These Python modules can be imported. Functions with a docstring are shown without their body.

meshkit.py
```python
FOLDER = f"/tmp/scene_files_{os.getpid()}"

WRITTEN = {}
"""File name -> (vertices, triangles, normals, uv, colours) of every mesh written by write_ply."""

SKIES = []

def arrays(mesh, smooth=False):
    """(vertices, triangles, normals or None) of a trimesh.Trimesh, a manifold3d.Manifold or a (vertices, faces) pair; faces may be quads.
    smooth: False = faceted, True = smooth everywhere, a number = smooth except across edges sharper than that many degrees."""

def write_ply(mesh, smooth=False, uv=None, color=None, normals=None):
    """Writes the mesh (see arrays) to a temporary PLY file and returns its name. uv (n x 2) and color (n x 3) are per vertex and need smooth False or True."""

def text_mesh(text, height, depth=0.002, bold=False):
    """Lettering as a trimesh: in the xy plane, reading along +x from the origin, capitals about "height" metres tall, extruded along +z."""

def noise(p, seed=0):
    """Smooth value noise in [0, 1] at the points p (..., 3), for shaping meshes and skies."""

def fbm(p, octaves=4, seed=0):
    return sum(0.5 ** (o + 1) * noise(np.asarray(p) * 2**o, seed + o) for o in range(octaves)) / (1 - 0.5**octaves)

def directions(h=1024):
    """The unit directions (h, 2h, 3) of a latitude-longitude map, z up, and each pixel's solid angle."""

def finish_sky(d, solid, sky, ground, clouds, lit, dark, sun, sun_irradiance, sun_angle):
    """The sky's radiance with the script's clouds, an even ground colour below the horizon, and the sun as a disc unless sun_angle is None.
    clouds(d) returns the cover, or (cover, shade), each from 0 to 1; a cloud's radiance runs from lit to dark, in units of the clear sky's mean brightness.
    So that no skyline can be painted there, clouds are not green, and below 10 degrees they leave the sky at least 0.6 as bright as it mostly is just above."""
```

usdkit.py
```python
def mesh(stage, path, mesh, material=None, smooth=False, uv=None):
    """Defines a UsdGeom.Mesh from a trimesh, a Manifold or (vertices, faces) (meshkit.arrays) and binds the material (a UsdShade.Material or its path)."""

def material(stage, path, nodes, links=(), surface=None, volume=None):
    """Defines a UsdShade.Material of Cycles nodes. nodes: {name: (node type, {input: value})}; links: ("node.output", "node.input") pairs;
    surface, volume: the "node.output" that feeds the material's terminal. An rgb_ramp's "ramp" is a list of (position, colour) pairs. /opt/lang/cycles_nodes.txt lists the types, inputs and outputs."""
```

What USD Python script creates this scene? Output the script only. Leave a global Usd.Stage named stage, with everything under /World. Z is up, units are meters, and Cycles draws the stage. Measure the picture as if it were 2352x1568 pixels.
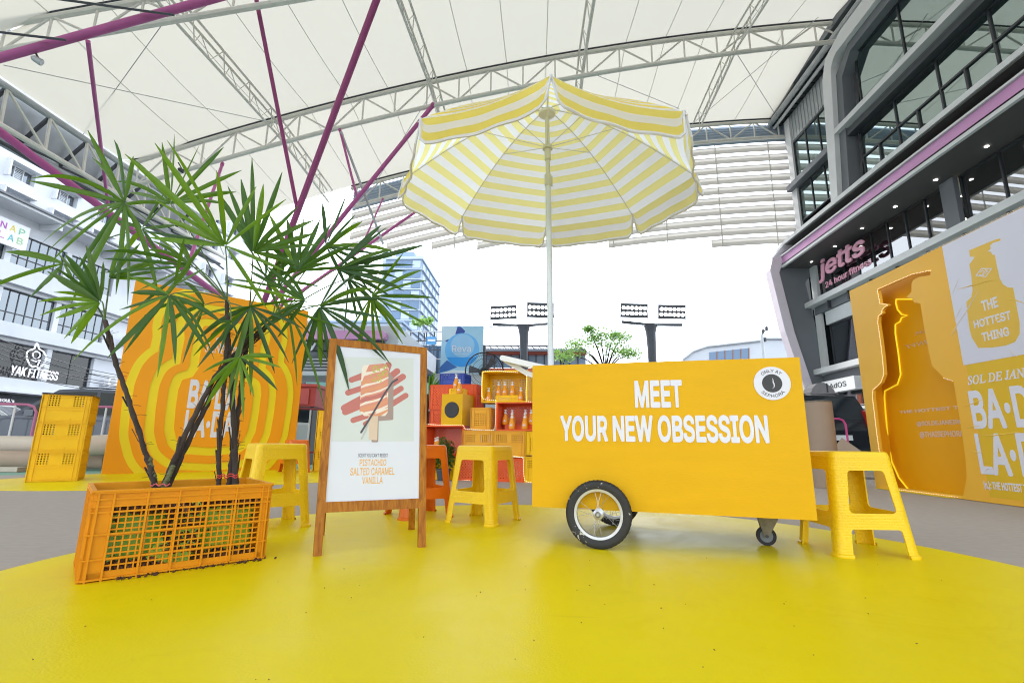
import math, random, glob
import numpy as np, trimesh, usdkit
from pxr import Usd, UsdGeom, UsdLux, UsdShade, Gf, Sdf
from shapely import affinity
from shapely.geometry import Polygon, Point, LineString, box as sbox, MultiPolygon
from shapely.ops import unary_union

EXPO, CLOUD, SUNI = 1.28, (8.2, 8.9, 9.7), .5          # exposure in stops, radiance of the cloud, strength of the sun
stage = Usd.Stage.CreateInMemory()
UsdGeom.SetStageUpAxis(stage, UsdGeom.Tokens.z); UsdGeom.SetStageMetersPerUnit(stage, 1.0)
UsdGeom.Xform.Define(stage, '/World'); stage.SetDefaultPrim(stage.GetPrimAtPath('/World'))
UsdGeom.Scope.Define(stage, '/World/Looks')
random.seed(7); rng = np.random.default_rng(7)

# ---------------------------------------------------------------- camera, sky, sun, exposure
FOC, CX, CY = 1111.0, 1176.0, 784.0            # measured on the photograph seen at 2352 x 1568
CAM = np.array([0, 0, .48])
YAW, PITCH, ROLL = math.radians(3.0), math.radians(11.8), math.radians(0.7)
FW = np.array([-math.sin(YAW)*math.cos(PITCH), math.cos(YAW)*math.cos(PITCH), math.sin(PITCH)])
_r = np.array([math.cos(YAW), math.sin(YAW), 0]); _u = np.cross(_r, FW)
RT = _r*math.cos(ROLL)+_u*math.sin(ROLL); UP = _u*math.cos(ROLL)-_r*math.sin(ROLL)
cam = UsdGeom.Camera.Define(stage, '/World/camera')
m4 = np.eye(4); m4[0, :3] = RT; m4[1, :3] = UP; m4[2, :3] = -FW; m4[3, :3] = CAM
cam.AddTransformOp().Set(Gf.Matrix4d(*m4.ravel().tolist()))
cam.CreateHorizontalApertureAttr(36.0); cam.CreateVerticalApertureAttr(36.0*682/1024)
cam.CreateFocalLengthAttr(36.0*FOC/2352.0); cam.CreateClippingRangeAttr(Gf.Vec2f(.05, 2000))
cam.CreateExposureAttr(EXPO)
SUN = np.array([-.35, .62, .72]); SUN = SUN/np.linalg.norm(SUN)
sel, srot = math.asin(SUN[2]), math.atan2(SUN[0], SUN[1])
dome = UsdLux.DomeLight.Define(stage, '/World/sky')
skym = usdkit.material(stage, '/World/Looks/sky', {
    's': ('sky_texture', {'sky_type': 'single_scattering', 'sun_disc': False, 'sun_elevation': sel, 'sun_rotation': srot, 'air_density': 1.0, 'aerosol_density': 2.0}),
    't': ('texture_coordinate', {}), 'n': ('noise_texture', {'scale': 2.2, 'detail': 6.0, 'roughness': .55}),
    'r': ('rgb_ramp', {'ramp': [(.3, (.72,)*3), (.7, (.98,)*3)]}),
    'm': ('mix', {'color2': CLOUD}), 'b': ('background_shader', {'strength': .12})},
    [('t.generated', 'n.vector'), ('n.fac', 'r.fac'), ('r.color', 'm.fac'), ('s.color', 'm.color1'), ('m.color', 'b.color')], surface='b.background')
UsdShade.MaterialBindingAPI.Apply(dome.GetPrim()).Bind(skym)
dome.GetPrim().SetCustomDataByKey('kind', 'structure')
sun = UsdLux.DistantLight.Define(stage, '/World/sun')
sun.CreateIntensityAttr(SUNI); sun.CreateAngleAttr(14.0); sun.CreateColorAttr(Gf.Vec3f(1, .97, .92))
sun.GetPrim().CreateAttribute('inputs:normalize', Sdf.ValueTypeNames.Bool).Set(True)
zx = SUN; xx = np.cross([0, 0, 1.], zx); xx /= np.linalg.norm(xx); yx = np.cross(zx, xx)
ms = np.eye(4); ms[0, :3] = xx; ms[1, :3] = yx; ms[2, :3] = zx
sun.AddTransformOp().Set(Gf.Matrix4d(*ms.ravel().tolist()))

# ---------------------------------------------------------------- measuring: a pixel of the photograph to a point on a known plane
def ray(x, y): return RT*(x-CX)+UP*(CY-y)+FW*FOC
def gnd(x, y, z=0.0): d = ray(x, y); return CAM+d*((z-CAM[2])/d[2])
def ony(x, y, Y): d = ray(x, y); return CAM+d*(Y/d[1])
def onx(x, y, X): d = ray(x, y); return CAM+d*(X/d[0])
A = np.array
def unit(v): v = A(v, float); return v/np.linalg.norm(v)

class Fr:
    """a flat frame: origin, right, up; normal = right x up"""
    def __init__(s, o, ex, ey=(0, 0, 1)):
        s.o, s.ex, s.ey = A(o, float), unit(ex), unit(ey); s.ez = unit(np.cross(s.ex, s.ey))
    def px(s, x, y, d=0.0):
        r = ray(x, y); o = s.o+s.ez*d; p = CAM+r*(((o-CAM)@s.ez)/(r@s.ez))-s.o
        return A([p@s.ex, p@s.ey])
    def w(s, a, b, d=0.0): return s.o+s.ex*a+s.ey*b+s.ez*d
    def arr(s, v): v = np.asarray(v, float); return s.o+v[:, :1]*s.ex+v[:, 1:2]*s.ey+v[:, 2:3]*s.ez
WORLD = Fr((0, 0, 0), (1, 0, 0), (0, 1, 0))

BOXF = A([[0, 2, 1], [0, 3, 2], [4, 5, 6], [4, 6, 7], [0, 1, 5], [0, 5, 4], [1, 2, 6], [1, 6, 5], [2, 3, 7], [2, 7, 6], [3, 0, 4], [3, 4, 7]])
class MB:
    def __init__(s): s.v, s.f, s.n = [], [], 0
    def add(s, v, f):
        v = np.asarray(v, float); s.v.append(v); s.f.append(np.asarray(f, int)+s.n); s.n += len(v); return s
    def tm(s, t): return s.add(t.vertices, t.faces)
    def box8(s, p): return s.add(p, BOXF)
    def fbox(s, fr, a0, a1, b0, b1, d0, d1):
        return s.box8(fr.arr([(a0, b0, d0), (a1, b0, d0), (a1, b1, d0), (a0, b1, d0), (a0, b0, d1), (a1, b0, d1), (a1, b1, d1), (a0, b1, d1)]))
    def box(s, x0, x1, y0, y1, z0, z1): return s.fbox(WORLD, x0, x1, y0, y1, z0, z1)
    def bar(s, p, q, w, h=None, up=(0, 0, 1)):
        h = h or w; p, q = A(p, float), A(q, float); d = unit(q-p)
        up = A(up, float)
        if abs(d@up) > .98: up = A([1., 0, 0]) if abs(d[0]) < .9 else A([0, 1., 0])
        x = unit(np.cross(d, up)); y = np.cross(x, d)
        c = [(-w/2, -h/2), (w/2, -h/2), (w/2, h/2), (-w/2, h/2)]
        v = [p+x*a+y*b for a, b in c]+[q+x*a+y*b for a, b in c]
        return s.add(v, BOXF[:, ::-1])
    def path(s, pts, r, n=8, r1=None, cap=True):
        pts = A(pts, float); k = len(pts); rr = np.asarray(r, float)*np.ones(k) if r1 is None else np.linspace(r, r1, k)
        t = np.gradient(pts, axis=0); t /= np.linalg.norm(t, axis=1)[:, None]+1e-12
        ref = A([0, 0, 1.]) if abs(t[0][2]) < .9 else A([1., 0, 0])
        x = unit(np.cross(t[0], ref)); v = []
        for i in range(k):
            x = x-t[i]*(x@t[i]); x = x/np.linalg.norm(x); y = np.cross(t[i], x)
            a = np.arange(n)/n*2*math.pi
            v.append(pts[i]+rr[i]*(np.cos(a)[:, None]*x+np.sin(a)[:, None]*y))
        v = np.vstack(v); f = []
        for i in range(k-1):
            for j in range(n):
                a, b = i*n+j, i*n+(j+1) % n
                f += [(a, b, b+n), (a, b+n, a+n)]
        if cap:
            v = np.vstack([v, pts[0], pts[-1]]); c0, c1 = len(v)-2, len(v)-1
            for j in range(n): f += [(c0, (j+1) % n, j), (c1, (k-1)*n+j, (k-1)*n+(j+1) % n)]
        return s.add(v, f)
    def tube(s, p, q, r, r1=None, n=10): return s.path([p, q], r, n, r if r1 is None else r1)
    def lathe(s, prof, c=(0, 0, 0), n=16, ax=None):
        """prof: (radius, height) from bottom to top, about z or the axis ax through c"""
        prof = A(prof, float); k = len(prof); a = np.arange(n)/n*2*math.pi
        z = unit(ax) if ax is not None else A([0, 0, 1.])
        x = unit(np.cross(z, [0, 1., .01] if abs(z[1]) < .9 else [1., 0, 0])); y = np.cross(z, x); c = A(c, float)
        v = np.vstack([c+z*h+r*(np.cos(a)[:, None]*x+np.sin(a)[:, None]*y) for r, h in prof]); f = []
        for i in range(k-1):
            for j in range(n):
                p, q = i*n+j, i*n+(j+1) % n
                f += [(p, q, q+n), (p, q+n, p+n)]
        if np.allclose(prof[0], prof[-1]): return s.add(v, f)
        v = np.vstack([v, c+z*prof[0][1], c+z*prof[-1][1]]); c0, c1 = len(v)-2, len(v)-1
        for j in range(n): f += [(c0, (j+1) % n, j), (c1, (k-1)*n+j, (k-1)*n+(j+1) % n)]
        return s.add(v, f)
    def ext(s, poly, fr, d0, d1):
        """extrude a shapely polygon lying in the frame from depth d0 to d1"""
        if poly.is_empty: return s
        for g in getattr(poly, 'geoms', [poly]):
            if g.geom_type != 'Polygon' or g.area < 1e-9: continue
            t = trimesh.creation.extrude_polygon(g, abs(d1-d0), engine='earcut')
            v = t.vertices.copy(); v[:, 2] += min(d0, d1)
            s.add(fr.arr(v), t.faces)
        return s
    def grid(s, P):
        """P: (rows, cols, 3) sheet"""
        P = np.asarray(P, float); r, c = P.shape[:2]; i = np.arange(r*c).reshape(r, c)
        a, b, d, e = i[:-1, :-1].ravel(), i[:-1, 1:].ravel(), i[1:, :-1].ravel(), i[1:, 1:].ravel()
        return s.add(P.reshape(-1, 3), np.vstack([np.stack([a, b, e], 1), np.stack([a, e, d], 1)]))
    def mesh(s): return np.vstack(s.v), np.vstack(s.f)

taken = {}
def uname(parent, name):
    k = taken.get((parent, name), 0); taken[(parent, name)] = k+1
    return name if k == 0 else f'{name}_{k:03d}'
def tag(p, label=None, cat=None, group=None, kind=None):
    for k, v in (('label', label), ('category', cat), ('group', group), ('kind', kind)):
        if v: p.SetCustomDataByKey(k, v)
    return p
def obj(name, mb, mat, parent=None, smooth=False, uv=None, label=None, cat=None, group=None, kind=None):
    par = str(parent.GetPath()) if parent is not None else '/World'
    m = usdkit.mesh(stage, par+'/'+uname(par, name), mb.mesh() if isinstance(mb, MB) else mb, mat, smooth, uv)
    if mat is not None and isinstance(mat, str): raise ValueError(mat)
    return tag(m.GetPrim(), label, cat, group, kind)
def thing(name, label, cat, loc=(0, 0, 0), rz=0.0, group=None):
    x = UsdGeom.Xform.Define(stage, '/World/'+uname('/World', name))
    x.AddTranslateOp().Set(Gf.Vec3d(*map(float, loc))); x.AddRotateZOp().Set(float(math.degrees(rz)))
    return tag(x.GetPrim(), label, cat, group)
def dup(root, loc, rz=0.0, label=None, group=None, scale=None):
    was = root.GetCustomData(); name = root.GetName()
    base = name[:-4] if name[-4:-3] == '_' and name[-3:].isdigit() else name
    r = thing(base, label or was['label'], was['category'], loc, rz, group or was.get('group'))
    if scale is not None: UsdGeom.Xformable(r).AddScaleOp().Set(Gf.Vec3f(*scale))
    r.GetReferences().AddInternalReference(root.GetPath()); r.SetInstanceable(True)
    return r

# ---------------------------------------------------------------- lettering
FONT = glob.glob('/opt/blender-*/*/datafiles/fonts/Inter.woff2')
SERIF = glob.glob('/opt/blender-*/*/datafiles/fonts/NotoSansMath-Regular.woff2')
def text_shape(text, width, height, bold=0, shear=0.0, serif=None, fat=0.0):
    """outline of the words, base line at 0, capitals height tall, squeezed or stretched to the width"""
    from PIL import Image, ImageDraw, ImageFont
    f, t, ref = FONT, text, 'H'
    if serif and SERIF:
        up, lo = {'italic': (0x1D434, 0x1D44E), 'bold': (0x1D400, 0x1D41A)}[serif]
        t = ''.join(chr(up+ord(c)-65) if 'A' <= c <= 'Z' else ('\u210e' if c == 'h' and serif == 'italic' else chr(lo+ord(c)-97)) if 'a' <= c <= 'z' else c for c in text)
        f, ref = SERIF, chr(up+7)
    fnt = ImageFont.truetype(f[0], 110)
    x0, y0, x1, y1 = fnt.getbbox(t, anchor='ls', stroke_width=bold)
    hb = fnt.getbbox(ref, anchor='ls'); cap = -hb[1]
    im = Image.new('L', (x1-x0+8, y1-y0+8))
    ImageDraw.Draw(im).text((4-x0, 4-y0), t, 255, fnt, anchor='ls', stroke_width=bold)
    on = np.pad(np.asarray(im) > 127, ((0, 0), (1, 1))).astype(np.int8)
    rows, st = np.nonzero(np.diff(on, axis=1) == 1); en = np.nonzero(np.diff(on, axis=1) == -1)[1]
    sh = unary_union([sbox(a, -r-1, b, -r) for a, b, r in zip(st, en, rows)]).buffer(.7).buffer(-.7).simplify(.6)
    sh = affinity.translate(sh, 0, 4-y0); sy = height/(cap+2*bold)
    sh = affinity.affine_transform(sh, [1, shear, 0, 1, 0, bold])
    b = sh.bounds; sx = width/(b[2]-b[0])
    sh = affinity.affine_transform(sh, [sx, 0, 0, sy, -b[0]*sx, 0])
    if fat: sh = sh.buffer(fat, join_style=2)
    return sh
def words(mb, fr, text, p0, p1, d0=.002, d1=.004, **k):
    """words in the box whose lower left (base line) is p0 and whose upper right is p1 (local units of the frame)"""
    sh = text_shape(text, p1[0]-p0[0], p1[1]-p0[1], **k)
    return mb.ext(affinity.translate(sh, p0[0], p0[1]), fr, d0, d1)

# ---------------------------------------------------------------- materials
def lin(c): return tuple((x/12.92 if x <= .04045 else ((x+.055)/1.055)**2.4) for x in [v/255 for v in c])
def pm(name, c, rough=.5, var=.12, scale=3.0, bump=0.0, bscale=60.0, metal=0.0, spec=.5, coat=0.0, stretch=None, emit=None, lit=1.0):
    """an uneven principled surface; c is the base colour, linear"""
    c = tuple(c); n = {'g': ('geometry', {}), 'mp': ('mapping', {'scale': stretch or (1, 1, 1)}), 'n': ('noise_texture', {'scale': scale, 'detail': 5.0, 'roughness': .6}),
        'r': ('rgb_ramp', {'ramp': [(.25, tuple(max(0, x*(1-var)) for x in c)), (.75, tuple(min(1, x*(1+var)) for x in c))]}),
        'p': ('principled_bsdf', {'roughness': rough, 'metallic': metal, 'specular_ior_level': spec, 'coat_weight': coat})}
    l = [('g.position', 'mp.vector'), ('mp.vector', 'n.vector'), ('n.fac', 'r.fac'), ('r.color', 'p.base_color')]
    if emit: n['p'][1].update({'emission_color': emit, 'emission_strength': lit})
    if bump:
        n['n2'] = ('noise_texture', {'scale': bscale, 'detail': 3.0}); n['bm'] = ('bump', {'strength': bump, 'distance': .004})
        l += [('mp.vector', 'n2.vector'), ('n2.fac', 'bm.height'), ('bm.normal', 'p.normal')]
    return usdkit.material(stage, '/World/Looks/'+name, n, l, surface='p.BSDF')
def glow(name, c, s):
    return usdkit.material(stage, '/World/Looks/'+name, {'e': ('emission', {'color': tuple(c), 'strength': s})}, [], surface='e.emission')
def glass(name, tint, ior=1.5, refl=(1, 1, 1)):
    return usdkit.material(stage, '/World/Looks/'+name, {'f': ('fresnel', {'IOR': ior}), 't': ('transparent_bsdf', {'color': tuple(tint)}),
        'g': ('glossy_bsdf', {'color': refl, 'roughness': .01}), 'm': ('mix_closure', {})},
        [('f.fac', 'm.fac'), ('t.BSDF', 'm.closure1'), ('g.BSDF', 'm.closure2')], surface='m.closure')
def cloth(name, c, through, amount=.5, rough=.8, links=None, nodes=None):
    n = {'d': ('diffuse_bsdf', {'color': tuple(c)}), 't': ('translucent_bsdf', {'color': tuple(through)}), 'm': ('mix_closure', {'fac': amount})}
    l = [('d.BSDF', 'm.closure1'), ('t.BSDF', 'm.closure2')]
    n.update(nodes or {}); l += links or []
    return usdkit.material(stage, '/World/Looks/'+name, n, l, surface='m.closure')
# ---------------------------------------------------------------- the palette
yel_floor = usdkit.material(stage, '/World/Looks/yellow_mat', {'g': ('geometry', {}), 'n': ('noise_texture', {'scale': 1.1, 'detail': 6.0, 'roughness': .65}), 'r': ('rgb_ramp', {'ramp': [(.2, (.73, .59, .003)), (.75, (.80, .66, .002))]}),
    'n2': ('noise_texture', {'scale': 2.3, 'detail': 8.0, 'roughness': .75, 'distortion': .8}), 'r2': ('rgb_ramp', {'ramp': [(.66, (0, 0, 0)), (.80, (.42, .42, .42))]}), 'mx': ('mix', {'color2': (.42, .30, .03)}),
    'mp': ('mapping', {'scale': (3, 40, 1), 'rotation': (0, 0, .5)}), 'n4': ('noise_texture', {'scale': 1.0, 'detail': 4.0}), 'r4': ('rgb_ramp', {'ramp': [(.68, (0, 0, 0)), (.78, (.25, .25, .25))]}), 'mx2': ('mix', {'color2': (.48, .36, .05)}),
    'n3': ('noise_texture', {'scale': 160.0, 'detail': 2.0}), 'bm': ('bump', {'strength': .22, 'distance': .003}), 'rr': ('map_range', {'from_min': .3, 'from_max': .7, 'to_min': .28, 'to_max': .46}), 'p': ('principled_bsdf', {'specular_ior_level': .13})},
    [('g.position', 'n.vector'), ('n.fac', 'r.fac'), ('g.position', 'n2.vector'), ('n2.fac', 'r2.fac'), ('r2.color', 'mx.fac'), ('r.color', 'mx.color1'), ('g.position', 'mp.vector'), ('mp.vector', 'n4.vector'), ('n4.fac', 'r4.fac'), ('r4.color', 'mx2.fac'), ('mx.color', 'mx2.color1'),
     ('mx2.color', 'p.base_color'), ('g.position', 'n3.vector'), ('n3.fac', 'bm.height'), ('bm.normal', 'p.normal'), ('n2.fac', 'rr.value'), ('rr.result', 'p.roughness')], surface='p.BSDF')
carpet_m = pm('grey_carpet', (.40, .36, .335), .95, .07, 14, .5, 160, stretch=(1, 2.2, 1), spec=.1)
court_m = pm('green_court', (.19, .37, .29), .8, .15, 2)
asphalt = pm('asphalt', (.13, .13, .135), .9, .2, 1.5, .4, 90)
steel = pm('cream_steel', (.70, .68, .63), .45, .08)
steel_w = pm('white_steel', (.74, .74, .73), .4, .06)
steel_d = pm('dark_steel', (.05, .055, .065), .45, .15)
magenta = pm('magenta_paint', (.44, .09, .28), .4, .1)
magenta_dk = pm('deep_magenta_paint', (.34, .06, .19), .42, .1)
galv = pm('galvanised_sheet', (.42, .44, .46), .4, .12, 2, metal=.3)
cladding = pm('ribbed_cladding', (.40, .42, .44), .5, .06)
concrete_l = pm('light_panel', (.68, .68, .70), .55, .06, .8)
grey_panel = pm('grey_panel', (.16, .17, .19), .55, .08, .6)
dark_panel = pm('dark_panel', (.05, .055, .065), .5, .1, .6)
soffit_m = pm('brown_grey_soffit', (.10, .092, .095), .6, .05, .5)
pink_band = pm('lilac_band', (.62, .30, .56), .5, .05, .5)
frame_m = pm('window_frame', (.03, .033, .04), .4, .1)
white_wall = pm('white_wall', (.60, .62, .66), .7, .05, .7, .1, 30)
white_trim = pm('white_trim', (.66, .68, .71), .55, .04)
room_dark = pm('dark_room', (.035, .045, .05), .9, .3, .7)
room_mid = pm('dim_room', (.14, .16, .17), .9, .2, .7)
pane_teal = glass('teal_pane', (.50, .78, .76), 4.4, (.80, .97, .95))
pane_clear = glass('clear_pane', (.62, .75, .80), 3.6)
pane_blue = glass('bluish_pane', (.40, .54, .66), 3.4, (.85, .93, 1))
pane_dim = glass('dim_pane', (.5, .58, .62), 1.7)
blind_m = pm('pale_teal_blind', (.30, .55, .52), .7, .05)
black_m = pm('black_plastic', (.012, .012, .014), .45, .3)
rubber = pm('tyre_rubber', (.018, .018, .02), .7, .3, 30, .3, 120)
white_p = pm('white_print', (.70, .70, .79), .6, .02)
white_pl = pm('white_plastic', (.78, .78, .80), .35, .03)
lamp_white = glow('lamp_white', (1, .97, .9), 5)
lamp_warm = glow('lamp_warm', (1, .72, .32), 2.2)
lamp_strip = glow('lamp_strip', (1, .95, .72), 7)

# ---------------------------------------------------------------- the ground
def sheet(name, poly, z, mat, label=None, cat=None, kind='structure', th=.0):
    mb = MB()
    if th: mb.ext(poly, WORLD, z, z+th)
    else:
        for g in getattr(poly, 'geoms', [poly]):
            v, f = trimesh.creation.triangulate_polygon(g, engine='earcut'); mb.add(np.c_[v, np.full(len(v), z)], f[:, ::1])
    return obj(name, mb, mat, kind=kind, label=label, cat=cat)
sheet('ground', sbox(-400, -200, 400, 600), -.012, asphalt)
sheet('sports_court', sbox(-16, -8, 10.6, 19), -.006, court_m)
car_poly = Polygon([(-7.2, 5.6), (-5.8, 6.75), (-2.5, 8.8), (2, 9.4), (8.8, 10.4), (8.8, -4), (-9, -4), (-9, 4.6)])
sheet('carpet', car_poly, 0.0, carpet_m)
C0, R0 = (.03, 2.0), 1.98
yp = Point(C0).buffer(R0, 96)
sheet('round_yellow_mat', yp, .0, yel_floor, th=.004)
P0, P1 = gnd(232, 1089), gnd(672, 1078)
mid = (P0+P1)/2
yb = affinity.rotate(affinity.scale(Point(mid[0]+.85, mid[1]-.95).buffer(1, 64), 2.35, 1.55), 43, origin='center')
sheet('oval_yellow_mat', yb, .0, yel_floor, th=.004)
sheet('display_yellow_base', Polygon([(4.02, 6.2), (4.02, 5.15), (4.5, 5.05), (4.9, 5.05), (4.9, 6.2)]), .002, yel_floor, th=.004)

# ---------------------------------------------------------------- the fabric canopy on arched trusses
Y1, Y2, Y3 = 10.7, 16.3, 21.5
def fit(pts, Y, deg=2, extra=()):
    q = A([ony(x, y, Y)[[0, 2]] for x, y in pts]+list(extra)); return np.poly1d(np.polyfit(q[:, 0], q[:, 1], deg))
t2 = fit([(302, 380), (638, 272), (781, 233), (1176, 158), (1571, 90), (1941, 50)], Y2)
b2 = fit([(437, 390), (790, 286), (1176, 210), (1571, 136), (1941, 94)], Y2)
t3 = fit([(781, 440), (942, 400), (1589, 289), (1797, 279)], Y3)
b3 = fit([(825, 470), (882, 455), (1592, 329), (1804, 314)], Y3)
t1 = fit([(0, 72), (134, 32), (269, 0)], Y1, 2, [(11.4, 15.6), (5, 14.9), (-2, 13.6)])
b1 = np.poly1d(t1.coeffs-A([0, 0, .85])[-len(t1.coeffs):])
XL, XR = -16.2, 11.4
ZG = .48+9.87*16.2/15.3
CANOPY_GROUP = None
def truss(Y, top, bot, x0, x1, label, n):
    t = thing('roof_truss', label, 'truss', (0, Y, 0))
    xs = np.linspace(x0, x1, 40)
    obj('top_chord', MB().path([(x, 0, top(x)) for x in xs], .085, 8), steel, t, 40)
    obj('bottom_chord', MB().path([(x, 0, bot(x)) for x in xs], .085, 8), steel, t, 40)
    obj('lacing', MB().path([(x, -.02, top(x)+.13) for x in xs], .045, 5), steel_d, t)
    e = np.linspace(x0+.3, x1-.3, n+1)
    for i in range(n+1): obj('post', MB().tube((e[i], 0, bot(e[i])), (e[i], 0, top(e[i])), .035, n=6), steel, t, 40)
    for i in range(n):
        a, b = (e[i], e[i+1]) if i % 2 == 0 else (e[i+1], e[i])
        obj('diagonal', MB().tube((a, 0, bot(a)), (b, 0, top(b)), .035, n=6), steel, t, 40)
    return t
truss(Y1, t1, b1, XL-1.5, XR, 'nearest arched roof truss, crossing the top left corner behind the thick purple tube', 22)
truss(Y2, t2, b2, XL+.4, XR+.8, 'middle arched lattice truss under the white fabric roof, passing behind the parasol tip', 22)
truss(Y3, t3, b3, -9.2, XR+.6, 'farthest roof truss, backed by blue grey corrugated sheet above the louvres', 18)
# fabric
fab = cloth('roof_membrane', (.78, .755, .67), (.385, .365, .32), .5)
roof = thing('fabric_roof', 'cream white stretched membrane roof over the whole square', 'canopy')
def edge_blend(x, z):
    w = min(1, max(0, (x-XL)/3.0)); w = w*w*(3-2*w); return (ZG+.2)*(1-w)+z*w
def bay(ya, fa, yb_, fb, n=10, sag=.12):
    xs = np.linspace(XL, XR, 41); P = []
    for k in range(n+1):
        u = k/n; P.append([(x, ya+(yb_-ya)*u, edge_blend(x, (1-u)*fa(x)+u*fb(x)+.17-sag*4*u*(1-u))) for x in xs])
    obj('fabric_panel', MB().grid(P), fab, roof, True)
bay(-16, t1, Y1-.02, t1, 14, .0); bay(Y1+.02, t1, Y2-.02, t2); bay(Y2+.02, t2, Y3, t3)
seam_m = pm('fabric_seam', (.60, .59, .55), .8, .05)
for x in np.arange(-13.6, 11, 1.55):       # welded seams of the membrane
    for ya, fa, yb_, fb, sg in ((0.5, t1, Y1-.05, t1, 0), (Y1+.05, t1, Y2-.05, t2, .12), (Y2+.05, t2, Y3-.05, t3, .12)):
        pts = [(x, ya+(yb_-ya)*u, edge_blend(x, (1-u)*fa(x)+u*fb(x)+.165-sg*4*u*(1-u))) for u in np.linspace(0, 1, 8)]
        obj('seam', MB().path(pts, .012, 4), seam_m, roof)
# purlin trusses running away from the camera
def zroof(x, y):
    if y < Y1: return t1(x)
    u = min(1, (y-Y1)/(Y2-Y1)) if y < Y2 else min(1, (y-Y2)/(Y3-Y2))
    return ((1-u)*t1(x)+u*t2(x)) if y < Y2 else ((1-u)*t2(x)+u*t3(x))
for (px, py), lb in (((640, 290), 'slender lattice purlin running lengthwise above the palm leaves'), ((997, 200), 'slender lattice purlin left of the parasol tip'),
                     ((1338, 150), 'slender lattice purlin right of the parasol tip'), ((1693, 100), 'slender lattice purlin nearest the glass building')):
    x0 = ony(px, py, Y2)[0]
    pu = thing('purlin_truss', lb, 'truss')
    ys = np.arange(2.2, 21.6, .7)
    L = [zroof(x0, y)-.05 for y in ys]; D = [z-.62 for z in L]
    obj('top_chord', MB().path([(x0-.13, y, z) for y, z in zip(ys, L)], .04, 6), steel, pu, 40)
    obj('top_chord', MB().path([(x0+.13, y, z) for y, z in zip(ys, L)], .04, 6), steel, pu, 40)
    obj('bottom_chord', MB().path([(x0, y, z) for y, z in zip(ys, D)], .045, 6), steel, pu, 40)
    for i in range(len(ys)-1):
        s = .13 if i % 2 else -.13
        obj('web_bar', MB().path([(x0+s, ys[i], L[i]), (x0, (ys[i]+ys[i+1])/2, D[i]+.02), (x0-s, ys[i+1], L[i+1])], .018, 5), steel, pu)
# the louvre screen hanging below the farthest truss
lou_m = cloth('louvre_blade', (.80, .78, .75), (.62, .60, .57), .5)
cor_m = pm('corrugated_fascia', (.40, .47, .56), .5, .06)
lou = thing('louvre_screen', 'screen of pale horizontal louvre blades hanging below the farthest truss', 'louvre')
mb = MB(); xs = np.linspace(-9.2, XR+1.3, 60)
for k in range(14):
    v = k/13; mb.path([(x, Y3+.32+.03*(k % 2), b3(x)+.05+(t3(x)-b3(x)-.05)*v) for x in xs], .05, 4)
mb.grid([[(x, Y3+.38, b3(x)) for x in xs], [(x, Y3+.38, t3(x)+.1) for x in xs]])
obj('corrugated_fascia', mb, cor_m, lou)
zb_ = ony(1300, 567, Y3)[2]; pitch = .535
for k in range(1, 13):
    ok = [x for x in xs if b3(x)-pitch*k > zb_-.02*0]
    if len(ok) < 4: continue
    mb = MB()
    pf = lambda x: b3(x)-pitch*k+.05
    c = []
    for x in ok:
        z = pf(x); c.append([(x, Y3+.42, z+.36), (x, Y3+.36, z+.36), (x, Y3+.33, z-.03), (x, Y3+.36, z-.0), (x, Y3+.42, z+.27)])
    mb.grid(c)
    for e in (0, -1):
        q = c[e][:4]; mb.add(q, [(0, 1, 2), (0, 2, 3)])
    obj('blade', mb, lou_m, lou)
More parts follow.
